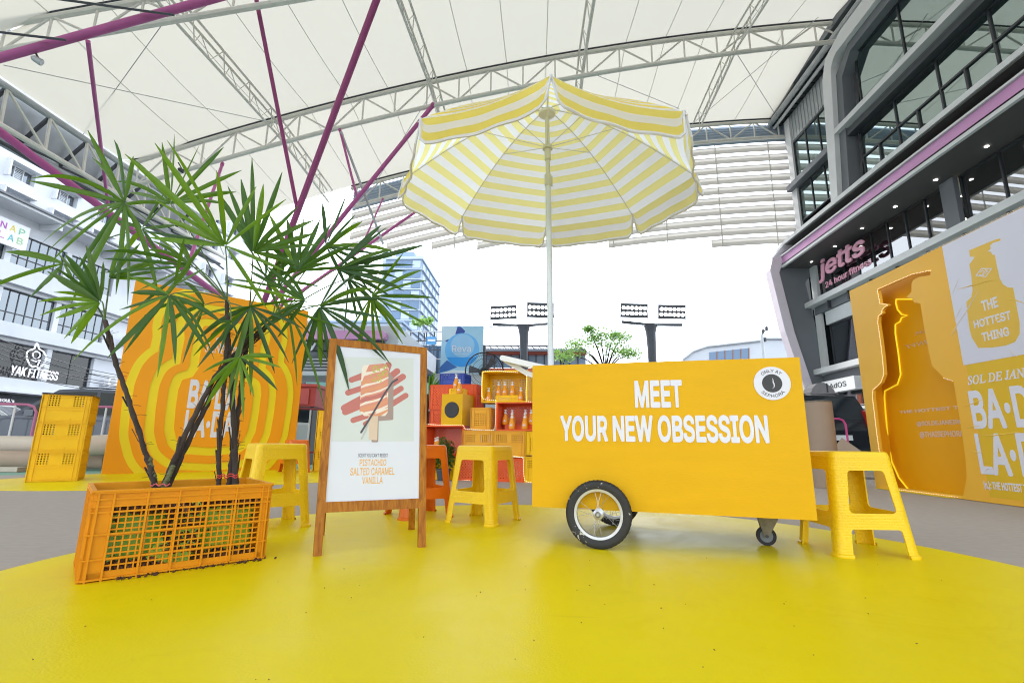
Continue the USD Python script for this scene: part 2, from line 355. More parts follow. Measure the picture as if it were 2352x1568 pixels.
for x in np.arange(-4.0, XR, 2.55):
    obj('hanger', MB().tube((x, Y3+.34, zb_+.1), (x, Y3+.34, b3(x)), .03, n=5), steel, lou)
# left edge gutter with its truss, ducts and sheet
gut = thing('edge_gutter', 'grey edge gutter with lattice bracing and ducts along the left side of the roof', 'gutter')
ys = np.arange(4.0, 23.5, 1.35)
obj('rail', MB().path([(XL, y, ZG) for y in ys], .11, 8), galv, gut, 40)
obj('rail', MB().path([(XL-.9, y, ZG-1) for y in ys], .09, 8), galv, gut, 40)
obj('rail', MB().path([(XL+.1, y, ZG-1.3) for y in ys], .09, 8), steel, gut, 40)
mb = MB(); mb.grid([[(XL-.35, y, ZG+.15) for y in ys], [(XL-.9, y, ZG-.95) for y in ys]]); obj('gutter_sheet', mb, galv, gut)
obj('duct', MB().path([(XL-.55, y, ZG-1.4) for y in ys], .17, 10), galv, gut, 40)
obj('duct', MB().path([(XL-.2, y, ZG-1.63+.05*math.sin(y*2)) for y in ys], .06, 8), steel_d, gut, 40)
obj('duct', MB().path([(XL+.05, y, ZG-1.75+.12*math.sin(y*1.3)) for y in ys], .04, 8), steel_d, gut, 40)
for i in range(len(ys)-1):
    obj('brace', MB().bar((XL+.02, ys[i], ZG-.05), (XL+.1, ys[i], ZG-1.3), .07), steel, gut)
    obj('brace', MB().bar((XL+.02, ys[i], ZG-.05), (XL+.1, ys[i+1], ZG-1.3), .06), steel, gut)
    obj('brace', MB().bar((XL-.85, ys[i], ZG-1), (XL+.1, ys[i+1], ZG-1.3), .06), steel_d, gut)
    obj('brace', MB().bar((XL-.85, ys[i], ZG-1), (XL, ys[i], ZG-.05), .09), steel_d, gut)
# purple struts
base = ony(588, 742, Y2)
T = lambda a, b, f: tuple(a+(b-a)*f)
nE, nT3, nD, nH = ony(996, 240, Y2), ony(1000, 455, Y3), ony(880, -40, Y1), ony(-60, 258, 8.2)
def strut(name, p, q, r, lb, m=magenta):
    t = thing(name, lb, 'strut'); r *= .78; obj('tube', MB().tube(p, q, r, n=14), m, t, 40)
    d = unit(A(q)-A(p)); obj('end_plate', MB().tube(A(q)-d*.12, A(q)+d*.02, r*1.25, n=10), m, t, 40); return t
strut('roof_strut', base, nE, .105, 'purple strut rising right to the middle truss beside the parasol')
strut('roof_strut', base, nD, .125, 'thick purple strut rising steeply to the top edge right of the palm', magenta_dk)
strut('roof_strut', base, nT3, .085, 'purple strut rising low to the right behind the parasol edge')
strut('roof_strut', base, nH, .115, 'long purple strut slanting up left in front of the white building')
strut('roof_strut', A(nD)*.39+A(base)*.61+A([0, 0, 0]), ony(585, -20, Y1), .075, 'thin dark purple strut from the top edge joining the thick strut above the palm', magenta_dk)
strut('roof_strut', A(base)*.45+A(nE)*.55, ony(780, 296, Y2), .06, 'short reddish purple strut under the middle truss, joining the right-hand strut')
strut('roof_strut', A(base)*.50+A(nT3)*.5, ony(880, 455, Y3), .055, 'short pale purple strut under the farthest truss')
strut('roof_strut', ony(435, 600, 13.), ony(511, 376, Y2), .07, 'purple strut between the palm leaves under the middle truss')
strut('roof_strut', ony(-60, 150, 9.3), ony(560, -22, 9.9), .135, 'thick pink purple tube crossing the top left corner')
strut('roof_strut', ony(202, 95, 9.55), ony(248, 470, 15.0), .065, 'purple strut hanging from the thick corner tube down to the left gutter')
strut('grey_brace', ony(880, 560, 17.), ony(784, 305, Y2), .06, 'grey tube brace slanting down right from the middle truss', galv)
def cable(p, q, r=.008, lb='', m=galv):
    t = obj('stay_cable', MB().tube(p, q, r, n=5), m); tag(t, lb, 'cable')
ZC = lambda x, Y: zroof(x, Y)-.08
cable(ony(140, 350+30, 15.9), ony(392, 30, 11.2), .012, 'steel stay cable crossing the left roof panel from bottom to top')
cable(ony(8, 150, 11.0), ony(640, 285, 16.2), .012, 'steel stay cable crossing the left roof panel to the middle truss')
cable(ony(1690, 120, 16.2), ony(1790, 278, 21.3), .012, 'steel stay cable dropping to the roof corner at the glass building')
cable(ony(1880, 40, 14.5), ony(1590, 285, 21.3), .012, 'steel stay cable crossing the right roof panel')
cable(ony(1350, 165, 16.3), ony(1560, 250, 20.2), .012, 'steel stay cable over the right half of the parasol')
cable(ony(990, 215, 16.3), ony(850, 440, 20.8), .012, 'steel stay cable left of the parasol')
cable(ony(-20, 72, 9.0), ony(150, 92, 9.3), .03, 'black turnbuckle cable at the left edge', steel_d)
cable(ony(110, -5, 9.0), ony(400, 35, 9.6), .03, 'black turnbuckle cable at the top left', steel_d)
# small spot lamps clamped to the steel
for (x, y, Y, lb) in ((88, 140, 9.5, 'small grey spotlight under the thick corner tube'), (418, 392, 16., 'small spotlight on the middle truss above the palm'), (1252, 208, 16., 'small black lamp clip on the middle truss left of the parasol tip')):
    p = ony(x, y, Y); t = thing('spot_lamp', lb, 'lamp', p)
    obj('head', MB().lathe([(.03, -.14), (.07, -.10), (.085, .06), (.075, .08)], n=12, ax=(.75, .5, -.35)), steel_d if Y > 10 else galv, t, 40)
    obj('bracket', MB().path([(0, 0, .05), (-.1, 0, .2), (-.2, 0, .34)], .022, 6), steel_d, t)
# ---------------------------------------------------------------- the glass building on the right
BX = 12.0
gb = thing('glass_office_building', 'dark glass fronted building with lilac band and silver ledges on the right', 'building')
FX = lambda X: Fr((X, 0, 0), (0, -1, 0))       # local: a = -y, b = z, depth towards the square
def strip(name, X, y0, y1, z0, z1, proud, m, par=None):
    return obj(name, MB().fbox(FX(X), -y1, -y0, z0, z1, 0, proud), m, gb if par is None else par)
YN = -6.0
# rooms behind the glass
mb = MB(); mb.box(15.5, 15.7, YN, 21.9, 0, 16.6); mb.box(12.3, 15.5, 21.5, 21.9, 0, 15.6)
obj('back_wall', mb, room_dark, gb)
for z in (3.05, 6.2, 9.0, 11.6): obj('floor_slab', MB().box(12.35, 15.5, YN, 21.5, z, z+.25), room_mid, gb)
obj('roof_slab', MB().box(11.3, 16, YN, 22.0, 16.2, 16.5), grey_panel, gb)
def windows(X, y0, y1, z0, z1, n, pane, split=None, bar=.06, half=False):
    e = np.linspace(y0, y1, n+1)
    for i in range(n):
        w = obj('window', frames(X, e[i], e[i+1], z0, z1, bar, split, half and i % 1 == 0), frame_m, gb)
        obj('pane', MB().fbox(FX(X), -e[i+1]+bar/2, -e[i]-bar/2, z0+bar, z1-bar, -.012, 0), pane, w)
def frames(X, y0, y1, z0, z1, b, split, half):
    m, f = MB(), FX(X)
    m.fbox(f, -y1, -y1+b, z0, z1, -.06, .035); m.fbox(f, -y0-b*.02, -y0, z0, z1, -.06, .035)
    m.fbox(f, -y1+b, -y0-b*.02, z0, z0+b, -.05, .05); m.fbox(f, -y1+b, -y0-b*.02, z1-b, z1, -.05, .05)
    if split:
        zs = z0+(z1-z0)*split; m.fbox(f, -y1+b, -y0-.01, zs-.03, zs+.03, -.04, .05)
        if half: ym = (y0+y1)/2; m.fbox(f, -ym-.03, -ym+.03, z0+b, zs-.03, -.04, .05)
    return m
# far, set-back part of the front (upper storeys)
windows(12.0, 17.0, 20.9, 12.38, 14.35, 4, pane_teal, None, .045)
windows(12.0, 17.0, 20.9, 10.4, 12.0, 4, pane_teal, None, .045)
strip('ledge', 12.0, 16.7, 21.3, 12.06, 12.32, .35, grey_panel)
cl = MB()
for k in range(44): y = 10.5+k*.25; cl.fbox(FX(12.0), -y-.2, -y, 14.42, 15.75, 0, .05)
cl.fbox(FX(12.0), -21.6, 6, 14.4, 15.8, -.05, -.0)
obj('ribbed_cladding', cl, cladding, gb)
strip('corner_post', 12.0, 20.9, 21.3, 9.3, 15.7, .12, concrete_l)
mb = MB()
for k in range(60): y = 2+k*.33; mb.box(11.42, 12.0, y, y+.27, 15.85, 15.9)
mb.box(11.42, 12.05, YN, 21.8, 15.92, 15.96); obj('eave_soffit', mb, dark_panel, gb)
obj('gutter', MB().path([(11.38, y, 15.86) for y in np.linspace(-4, 21.7, 8)], .12, 8), galv, gb, 40)
obj('gutter', MB().path([(11.62, y, 15.72) for y in np.linspace(-4, 21.7, 8)], .07, 8), concrete_l, gb, 40)
# the projecting portal with rounded corner, upper two storeys
prof = [(-16.75, 9.45), (-16.2, 14.0)]
a = np.linspace(0, 1, 9)
arc = [(-16.2+.55*(1-math.cos(u*1.45)), 14.0+.62*math.sin(u*1.45)) for u in a]
edge = [(-16.75, 9.4)]+arc+[(4.0, 14.75)]
ring_out = Polygon(edge+[(4.0, 15.2), (-15.4, 15.2), (-16.4, 14.9), (-16.72, 14.2), (-17.15, 9.4)])
inner = Polygon([(-16.35, 9.4), (-15.9, 13.7), (-15.3, 14.28), (4.0, 14.36), (4.0, 14.75), (-15.2, 14.75), (-16.2, 14.0), (-16.75, 9.4)])
obj('portal_edge', MB().ext(ring_out, FX(11.0), -.9, .06), concrete_l, gb)
obj('portal_face', MB().ext(inner, FX(11.0), -.55, -.12), grey_panel, gb)
windows(11.45, 1.0, 15.9, 9.42, 11.4, 9, pane_teal, .5, .055, True)
windows(11.45, 1.0, 15.6, 11.95, 14.3, 7, pane_teal, None, .055)
mb = MB()
strip('beam', 11.45, 1, 16.6, 11.42, 11.62, .30, dark_panel); strip('beam', 11.45, 1, 16.75, 11.74, 11.94, .5, concrete_l)
strip('beam', 11.45, 1, 16.5, 11.60, 11.76, .22, grey_panel)
for y in np.arange(2, 16.4, 1.8): strip('bracket', 11.7, y, y+.12, 11.44, 11.75, .22, dark_panel)
for e0, e1 in zip(np.linspace(1, 15.9, 10)[:-1], np.linspace(1, 15.9, 10)[1:]):
    strip('roller_blind', 11.62, e0+.15, e1-.12, 10.55, 11.32, .02, blind_m)
# ledge, dark recess, lilac band, soffit
strip('ledge', 11.0, YN, 20.6, 9.20, 9.36, .1, concrete_l)
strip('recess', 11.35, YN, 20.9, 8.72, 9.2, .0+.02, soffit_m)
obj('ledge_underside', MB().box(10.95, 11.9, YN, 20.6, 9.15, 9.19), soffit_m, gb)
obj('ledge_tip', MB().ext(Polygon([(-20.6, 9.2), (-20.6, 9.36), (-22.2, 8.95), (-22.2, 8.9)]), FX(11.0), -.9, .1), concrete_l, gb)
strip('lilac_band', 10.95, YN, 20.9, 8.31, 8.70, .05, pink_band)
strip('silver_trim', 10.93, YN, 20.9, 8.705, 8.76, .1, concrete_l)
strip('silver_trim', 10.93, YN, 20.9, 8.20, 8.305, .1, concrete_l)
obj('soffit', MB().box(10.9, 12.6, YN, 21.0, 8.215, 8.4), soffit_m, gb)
# leaning end leg of the lilac frame
fy = Fr((0, 21.0, 0), (1, 0, 0)); q = lambda *pts: [tuple(fy.px(x, y)) for x, y in pts]
leg = Polygon(q((1898, 528), (1772, 596), (1766, 622), (1800, 760), (1858, 930), (1878, 930), (1822, 765), (1787, 628), (1794, 606), (1898, 553)))
obj('leg_edge', MB().ext(leg, fy, -.35, .12), pm('lilac_white_edge', (.70, .62, .70), .5, .04), gb)
legf = Polygon(q((1898, 553), (1794, 606), (1787, 628), (1822, 765), (1872, 915), (1915, 915), (1876, 760), (1850, 650), (1856, 640), (1900, 610)))
obj('leg_face', MB().ext(legf, fy, -.3, .0), grey_panel, gb)
# first-floor gym front
windows(12.25, 13.9, 20.6, 6.62, 8.2, 8, pane_clear, None, .05)
windows(12.25, 6.2, 13.4, 6.62, 8.2, 6, pane_clear, None, .05)
strip('pier', 12.2, 13.42, 13.9, 6.5, 8.2, .14, grey_panel)
strip('pier', 12.2, 20.6, 21.0, 3.4, 8.2, .12, concrete_l)
strip('pier', 12.2, 5.4, 6.2, 3.4, 8.2, .14, dark_panel)
strip('ledge', 12.2, YN, 21.2, 6.36, 6.58, .5, concrete_l)
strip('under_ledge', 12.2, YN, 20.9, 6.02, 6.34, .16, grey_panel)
for y in np.arange(8, 20.5, 1.3): strip('bracket', 12.3, y, y+.08, 6.02, 6.35, .38, dark_panel)
strip('white_panel', 12.2, 8, 20.3, 5.45, 6.0, .1, white_trim)
windows(12.25, 8.5, 20.3, 3.72, 5.43, 8, pane_blue, None, .05)
strip('ledge', 12.2, YN, 21.2, 3.44, 3.66, .45, concrete_l)
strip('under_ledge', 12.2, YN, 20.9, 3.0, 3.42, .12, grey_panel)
windows(12.3, 8.5, 20.4, .25, 2.95, 8, pane_clear, None, .08)
for k, y in enumerate(np.arange(7.0, 20.6, 1.65)):
    obj('downlight', MB().lathe([(.05, -.012), (.05, 0)], (11.75, y, 8.21), 12), lamp_white, gb)
for y0, X in ((7.5, 13.0), (10.2, 13.6), (12.4, 13.0), (15.0, 13.4), (17.4, 13.0)):
    obj('strip_light', MB().box(X, X+.06, y0, y0+1.9, 8.02, 8.06), lamp_strip, gb)
for y0, X in ((9.0, 13.1), (12.0, 12.9), (15.5, 13.3)):
    obj('strip_light', MB().box(X, X+1.6, y0, y0+.06, 7.85, 7.89), lamp_strip, gb)
# gym sign: pink letters standing off the glass
FS = FX(11.8)
pink_let = pm('pink_letters', (.86, .40, .54), .5, .04)
gs = thing('gym_sign', 'pink raised letters of a gym sign on the first-floor glass', 'sign')
p0, p1 = FS.px(2006, 675), FS.px(2106, 618)
yk = lambda px, zc: FS.px(px, zc)
L0 = FS.px(1998, 640); L1 = FS.px(2110, 572)
s0, s1 = FS.px(1882, 632)[0], FS.px(1980, 590)[0]
for g_ in affinity.translate(text_shape('jetts', s1+.25-s0, .72, bold=3, shear=.12), s0, 7.30).geoms: obj('letter', MB().ext(g_, FS, 0, .05), pink_let, gs)
obj('lettering', words(MB(), FS, '24 hour fitness', (s0+.35, 6.80), (s1+.45, 7.04), 0, .03, bold=1), pink_let, gs)
obj('mounting_rail', MB().fbox(FS, s0, s1, 7.5, 7.54, -.25, -.01), steel_d, gs)
FA = FX(11.6)
ad = thing('shop_sign', 'white box sign over the shop on the ground floor behind the open boot', 'sign')
c0, c1 = FA.px(1890, 902), FA.px(1964, 885)
za = FA.px(1890, 877)[1]; zb2 = FA.px(1890, 905)[1]
obj('sign_box', MB().fbox(FA, c0[0], c1[0], zb2, za, -.3, 0), white_pl, ad)
obj('lettering', words(MB(), FA, 'AdOS', (c0[0]+(c1[0]-c0[0])*.25, zb2+(za-zb2)*.33), (c0[0]+(c1[0]-c0[0])*.76, zb2+(za-zb2)*.72), .002, .012), black_m, ad)
# ---------------------------------------------------------------- the white building on the left
WX = -28.0
wb = thing('white_apartment_building', 'tall white building with bands of windows on the left', 'building')
FW_ = Fr((WX, 0, 0), (0, 1, 0))                # a = y, b = z, depth towards the square
def ws(name, y0, y1, z0, z1, d0, d1, m, par=None): return obj(name, MB().fbox(FW_, y0, y1, z0, z1, d0, d1), m, wb if par is None else par)
YE = 43.0
def wall_with_holes(z0, z1, holes, name='wall'):
    p = sbox(6, z0, YE, z1)
    for h in holes: p = p.difference(sbox(h[0], h[2], h[1], h[3]))
    return obj(name, MB().ext(p, FW_, -.45, 0), white_wall, wb)
def wgroup(y0, y1, z0, z1, n, low=None, pane=None, d=-.12):
    e = np.linspace(y0, y1, n+1); f = MB()
    for y in e: f.fbox(FW_, y-.025, y+.025, z0, z1, d-.05, d+.02)
    f.fbox(FW_, y0, y1, z0, z0+.06, d-.04, d+.02); f.fbox(FW_, y0, y1, z1-.07, z1, d-.04, d+.02)
    if low: f.fbox(FW_, y0, y1, low-.03, low+.03, d-.04, d+.018)
    w = obj('window', f, frame_m, wb)
    for i in range(n): obj('pane', MB().fbox(FW_, e[i]+.025, e[i+1]-.025, z0+.06, z1-.07, d-.012, d), pane or pane_blue, w)
# upper wall with small recessed windows
hol = []
for y in np.arange(19.2, 42, 2.55):
    for z in (14.05, 11.95+.55, 16.6, 19.0): hol.append((y+.1, y+1.5, z, z+.78))
wall_with_holes(12.45, 21.5, hol)
for (a0, a1, z0, z1) in hol:
    w = obj('window', MB().fbox(FW_, a0, a1, z0, z0+.05, -.30, -.2).fbox(FW_, a0, a1, z1-.05, z1, -.30, -.2).fbox(FW_, a0+.46, a0+.5, z0+.05, z1-.05, -.3, -.2).fbox(FW_, a0+.92, a0+.96, z0+.05, z1-.05, -.3, -.2), white_trim, wb)
    for k in range(3): obj('pane', MB().fbox(FW_, a0+.46*k+.03, a0+.46*k+.44, z0+.05, z1-.05, -.27, -.26), pane_blue, w)
    sl = MB()
    for k in range(7): sl.fbox(FW_, a0+.5, a0+.9, z0+.1+k*.09, z0+.13+k*.09, -.255, -.24)
    obj('slats', sl, white_trim, w)
    obj('sill_box', MB().fbox(FW_, a0-.15, a1+.15, z1+.002, z1+.09, 0, .3).fbox(FW_, a0-.15, a0-.06, z0-.1, z1, 0, .28), white_trim, wb)
# eave and podium storeys
ws('eave', 6, YE, 12.34, 12.44, 0, 1.5, grey_panel); ws('eave', 6, YE, 12.20, 12.335, 0, 1.35, white_trim)
ws('wall', 6, YE, 11.25, 12.2, -.4, 0, white_wall)
for y in np.arange(8, YE, 4.0): ws('eave_bracket', y, y+.2, 11.85, 12.19, .0, 1.2, white_trim)
pil = [16.4, 19.5, 22.75, 25.95, 29.2, 31.6, 34.8, 38.0, 41.2]
for (z0, z1, low, nm) in ((9.42, 11.25, 10.0, 'a'), (6.36, 8.15, 6.95, 'b')):
    for a0, a1 in zip(pil[:-1], pil[1:]):
        if abs(a0-29.2) < .01:
            ws('wall', a0, a1+.15, z0, z1, -.4, -.02, white_wall); continue
        ws('pillar', a0-.15, a0+.15, z0, z1, -.4, .05, white_trim)
        wgroup(a0+.16, a1-.16, z0, z1, 6, low)
ws('slab_band', 6, YE, 8.38, 9.40, -.4, .45, white_wall); ws('slab_band', 6, YE, 8.17, 8.37, -.4, .12, white_trim)
ws('slab_band', 6, YE, 5.62, 6.34, -.4, .45, white_wall); ws('slab_band', 6, YE, 5.42, 5.60, -.4, .12, white_trim)
# dark glazed gym floor
for a0, a1 in zip(pil[:-1], pil[1:]):
    if abs(a0-29.2) < .01: ws('wall', a0-.3, a1+.15, 3.5, 5.4, -.4, 0, white_wall); continue
    ws('pillar', a0-.15, a0+.15, 3.5, 5.4, -.4, .08, white_trim)
    wgroup(a0+.16, a1-.16, 3.5, 5.4, 2, None, pane_dim, -.2)
ws('slab_band', 6, YE, 2.85, 3.48, -.4, .5, white_wall); ws('slab_band', 6, YE, 2.72, 2.84, -.4, .9, white_trim)
ws('back_wall', 6, YE, 0, 12, -4.4, -4.2, room_dark)
for z in (3.0, 5.6, 8.4): ws('floor_slab', 6, YE, z, z+.2, -4.2, -.45, room_mid)
ws('shop_front', 6, YE, 0, 2.7, -.5, -.3, room_mid); ws('shop_board', 21.3, 24.6, 2.12, 2.62, -.29, -.05, dark_panel)
ws('end_wall', 6, 6.3, 0, 21.5, -12, -.46, white_wall); ws('end_wall', YE-.3, YE, 0, 21.5, -12, -.46, white_wall)
ws('roof', 6, YE, 21.5, 21.7, -12, .2, white_trim); ws('rear_wall', 6, YE, 0, 21.5, -12.2, -12, white_wall)
# signs on it
nap = thing('hanging_shop_sign', 'white square sign with thin multicoloured letters at the left edge', 'sign')
FN = Fr((WX+.5, 0, 0), (0, 1, 0)); c0, c1 = FN.px(-30, 515), FN.px(58, 580)
obj('sign_board', MB().fbox(FN, c0[0], c1[0], 10.2, 11.55, -.12, 0), white_pl, nap)
cols = {'N': (.5, .12, .5), 'A': (.75, .62, .05), 'P': (.25, .6, .35), 'L': (.55, .2, .5), 'a': (.1, .5, .5), 'b': (.35, .6, .3)}
for i, (ch, k) in enumerate((('S', 'L'), ('N', 'N'), ('A', 'A'), ('P', 'P'))):
    w_ = (c1[0]-c0[0])/4.4; a = c0[0]+.12+i*w_
    obj('letter', words(MB(), FN, ch, (a, 11.0), (a+w_*.62, 11.33), .002, .02), pm(f'sign_ink_{i}', cols[k], .5), nap)
for i, (ch, k) in enumerate((('L', 'L'), ('A', 'a'), ('B', 'b'))):
    a = c0[0]+.12+(i+1)*w_
    obj('letter', words(MB(), FN, ch, (a, 10.48), (a+w_*.62, 10.82), .002, .02), pm(f'sign_ink_low_{i}', cols[k], .5), nap)
yk = thing('fitness_sign', 'white illuminated letters and emblem of a gym on the dark first-floor windows', 'sign')
FY = Fr((WX+.25, 0, 0), (0, 1, 0)); c0, c1 = FY.px(22, 862), FY.px(132, 850)
zt, zb3 = FY.px(22, 838)[1], FY.px(22, 860)[1]
sg_w = pm('sign_white', (.85, .85, .88), .4, .02, emit=(.9, .9, 1), lit=.25)
obj('lettering', words(MB(), FY, 'YAK FITNESS', (c0[0], zb3), (c1[0]+.1, zt), 0, .03, bold=2, shear=.12), sg_w, yk)
bust = [(60, 808), (66, 803), (78, 799), (80, 790), (84, 786), (88, 790), (90, 800), (100, 806), (108, 820), (100, 838), (88, 848), (82, 842), (74, 844), (66, 838), (59, 822)]
bp = Polygon([tuple(FY.px(x, y)) for x, y in bust]).buffer(.05).buffer(-.05)
em = bp.difference(bp.buffer(-.07))
chest = LineString([tuple(FY.px(x, y)) for x, y in ((72, 826), (82, 830), (92, 826), (84, 842))]).buffer(.03)
head = Point(*FY.px(83, 815)).buffer(.22); head = head.difference(head.buffer(-.05))
obj('emblem', MB().ext(unary_union([em, chest, head]), FY, 0, .03), sg_w, yk)
kr = thing('restaurant_sign', 'dark shop sign with small lit letters at the lower left edge', 'sign')
FK = Fr((WX-.04, 0, 0), (0, 1, 0)); c0, c1 = FK.px(-6, 912), FK.px(34, 912)
obj('lettering', words(MB(), FK, "SEOUL's", (c0[0], 2.26), (c1[0], 2.42), .0, .03, bold=2), sg_w, kr)
# air conditioners on its wall
for (y, z, lb) in ((29.9, 3.75, 'outdoor air conditioner on the white wall right of the gym windows, upper'), (30.3, 2.95+.0, 'outdoor air conditioner on a black bracket, lower'), (26.6, 9.05, 'small outdoor unit under the upper window row'), (30.6, 6.5, 'outdoor unit on the wall beside the upper windows')):
    t = thing('air_conditioner', lb, 'air conditioner', (WX+.5, y, z))
    obj('case', MB().box(-.15, .15, -.42, .42, 0, .58), white_pl, t); obj('fan_grille', MB().lathe([(.21, 0), (.21, .015)], (.15, -.1, .3), 20, (1, 0, 0)), galv, t)
    obj('bracket', MB().box(-.45, .15, -.4, -.36, -.05, -.0).box(-.45, .15, .36, .4, -.05, -.0), steel_d, t)
# power lines in front of the white building
wires = [(-30, 765, 320, 868), (-30, 778, 330, 880), (-30, 800, 320, 884), (-30, 812, 330, 890), (-30, 838, 320, 902), (-30, 790, 330, 872)]
for i, (xa, ya, xb, yb2) in enumerate(wires):
    p, q = ony(xa, ya, 16.), ony(xb, yb2, 21.); u = np.linspace(0, 1, 14)[:, None]
    pts = p+(q-p)*u; pts[:, 2] -= .25*(4*u*(1-u))[:, 0]
    tag(obj('power_line', MB().path(pts, .014, 4), steel_d), f'{["topmost", "second", "fourth", "fifth", "lowest", "third"][i]} black overhead cable strung in front of the white building', 'cable', 'overhead cables on the left')
# ---------------------------------------------------------------- plastic stools
def rattan(name, c, amt=.32):
    return usdkit.material(stage, '/World/Looks/'+name, {'t': ('texture_coordinate', {}), 'mp': ('mapping', {'scale': (1, 1, 1)}),
        'b': ('brick_texture', {'color1': (1, 1, 1), 'color2': (.85, .85, .85), 'mortar': (0, 0, 0), 'scale': 1.0, 'mortar_size': .003, 'mortar_smooth': 1.0, 'brick_width': .024, 'row_height': .0115, 'offset': .5}),
        's': ('separate_xyz', {}), 'a': ('math', {'math_type': 'add'}), 'c': ('combine_xyz', {}),
        'bm': ('bump', {'strength': amt, 'distance': .003}), 'n': ('noise_texture', {'scale': 7.0}), 'r': ('rgb_ramp', {'ramp': [(.2, tuple(x*.93 for x in c)), (.8, c)]}),
        'p': ('principled_bsdf', {'roughness': .38, 'specular_ior_level': .45, 'subsurface_weight': .0})},
        [('t.object', 's.vector'), ('s.x', 'a.value1'), ('s.y', 'a.value2'), ('a.value', 'c.x'), ('s.z', 'c.y'), ('c.vector', 'b.vector'), ('b.color', 'bm.height'),
         ('bm.normal', 'p.normal'), ('t.object', 'n.vector'), ('n.fac', 'r.fac'), ('r.color', 'p.base_color')], surface='p.BSDF')
stool_yel = rattan('yellow_plastic_weave', (.93, .62, .008)); stool_or = pm('orange_plastic', (.72, .15, .006), .28, .04, 5, spec=.5)
def rrect(h, r): return sbox(-h, -h, h, h).buffer(-r).buffer(r, 6)
def make_stool(label, mat, loc, rz, H=.455, base=.178, topw=.135, group=None):
    """four-sided shell that narrows towards the seat; the windows in each side leave corner legs, seat apron and stretcher"""
    t = thing('plastic_stool', label, 'stool', loc, rz, group)
    th = .006
    hw = lambda z: base+(topw-base)*z/H
    # seat
    mb = MB(); k = 24; n = 6
    sh = [(topw-.012, H, .03), (topw-.004, H-.003, .034), (topw, H-.010, .036), (hw(H-.03)+.001, H-.03, .036)]
    rings = []
    for w, z, r in sh: rings.append(A([(x, y, z) for x, y in A(rrect(w, r).exterior.coords)[:-1]]))
    m = len(rings[0]); v = np.vstack(rings+[A([[0, 0, H-.002]])]); f = []
    for i in range(len(rings)-1):
        for j in range(m): a, b = i*m+j, i*m+(j+1) % m; f += [(a, b, b+m), (a, b+m, a+m)]
    for j in range(m): f.append((len(v)-1, (j+1) % m, j))
    f = [x[::-1] for x in f]
    obj('seat', MB().add(v, f), mat, t, 35)
    # one side as a flat polygon (u across, z up) then folded round the corner; legs are the corner strips
    r = .036
    def side(k):
        R = A([[math.cos(k*math.pi/2), -math.sin(k*math.pi/2)], [math.sin(k*math.pi/2), math.cos(k*math.pi/2)]])
        def put(poly):
            mb = MB()
            for g in getattr(poly, 'geoms', [poly]):
                for s_, rev in ((0, False), (-th, True)):
                    vv, ff = trimesh.creation.triangulate_polygon(g, engine='earcut')
                    P = []
                    for u, z in vv:
                        w = hw(z)+s_; P.append((u, -w, z))
                    P = A(P); P[:, :2] = P[:, :2]@R.T
                    mb.add(P, ff if not rev else ff[:, ::-1])
                for ring in [g.exterior]+list(g.interiors):
                    q = A(ring.coords); P0, P1 = [], []
                    for u, z in q: P0.append((u, -hw(z), z)); P1.append((u, -hw(z)+th, z))
                    P0, P1 = A(P0), A(P1); P0[:, :2] = P0[:, :2]@R.T; P1[:, :2] = P1[:, :2]@R.T
                    mb.grid([P0, P1])
            return mb
        edge = lambda z: hw(z)-r
        win_top, win_bot, ap, st0, st1 = H-.085, .0, H-.03, .118, .185
        full = Polygon([(-edge(0)-.002, 0), (edge(0)+.002, 0), (edge(H-.03)+.002, H-.03), (-edge(H-.03)-.002, H-.03)])
        lw = .026
        up = Polygon([(-edge(st1)+lw*.75, st1), (edge(st1)-lw*.75, st1), (edge(win_top)-lw, win_top), (-edge(win_top)+lw, win_top)]).buffer(-.018).buffer(.018, 5)
        dn = Polygon([(-edge(-.05)+lw*.8, -.05), (edge(-.05)-lw*.8, -.05), (edge(st0)-lw*.8, st0), (-edge(st0)+lw*.8, st0)]).buffer(-.016).buffer(.016, 5)
        body = full.difference(up).difference(dn)
        apron = body.intersection(sbox(-1, win_top, 1, 1)); stretch = body.intersection(sbox(-1, st0, 1, st1)).intersection(sbox(-edge(.15)+lw*.7, 0, edge(.15)-lw*.7, 1))
        rest = body.difference(apron).difference(stretch)
        lft = rest.intersection(sbox(-1, -1, 0, 1)); rgt = rest.intersection(sbox(0, -1, 1, 1))
        return put(apron), put(stretch), put(lft), put(rgt), R
    S = [side(k) for k in range(4)]
    ap = MB()
    for s in S:
        obj('stretcher', s[1], mat, t)
        for v, f in zip(s[0].v, s[0].f): ap.add(v, f-f.min())
    ap = MB()
    for s in S: ap.add(*s[0].mesh())
    # rounded corners
    def corner(k, z0, z1, nz=4):
        R = S[k][4]; mb = MB(); zs = np.linspace(z0, z1, nz); a = np.linspace(0, math.pi/2, 6)
        for off in (0, -th):
            P = []
            for z in zs:
                c = hw(z)-r; row = []
                for t_ in a: row.append((c+(r+off)*math.sin(t_), -c-(r+off)*math.cos(t_), z))
                P.append(row)
            P = A(P); sh_ = P.shape; P = P.reshape(-1, 3); P[:, :2] = P[:, :2]@R.T; mb.grid(P.reshape(sh_))
        return mb
    for k in range(4): ap.add(*corner(k, H-.085, H-.03, 3).mesh())
    obj('apron', ap, mat, t, 35)
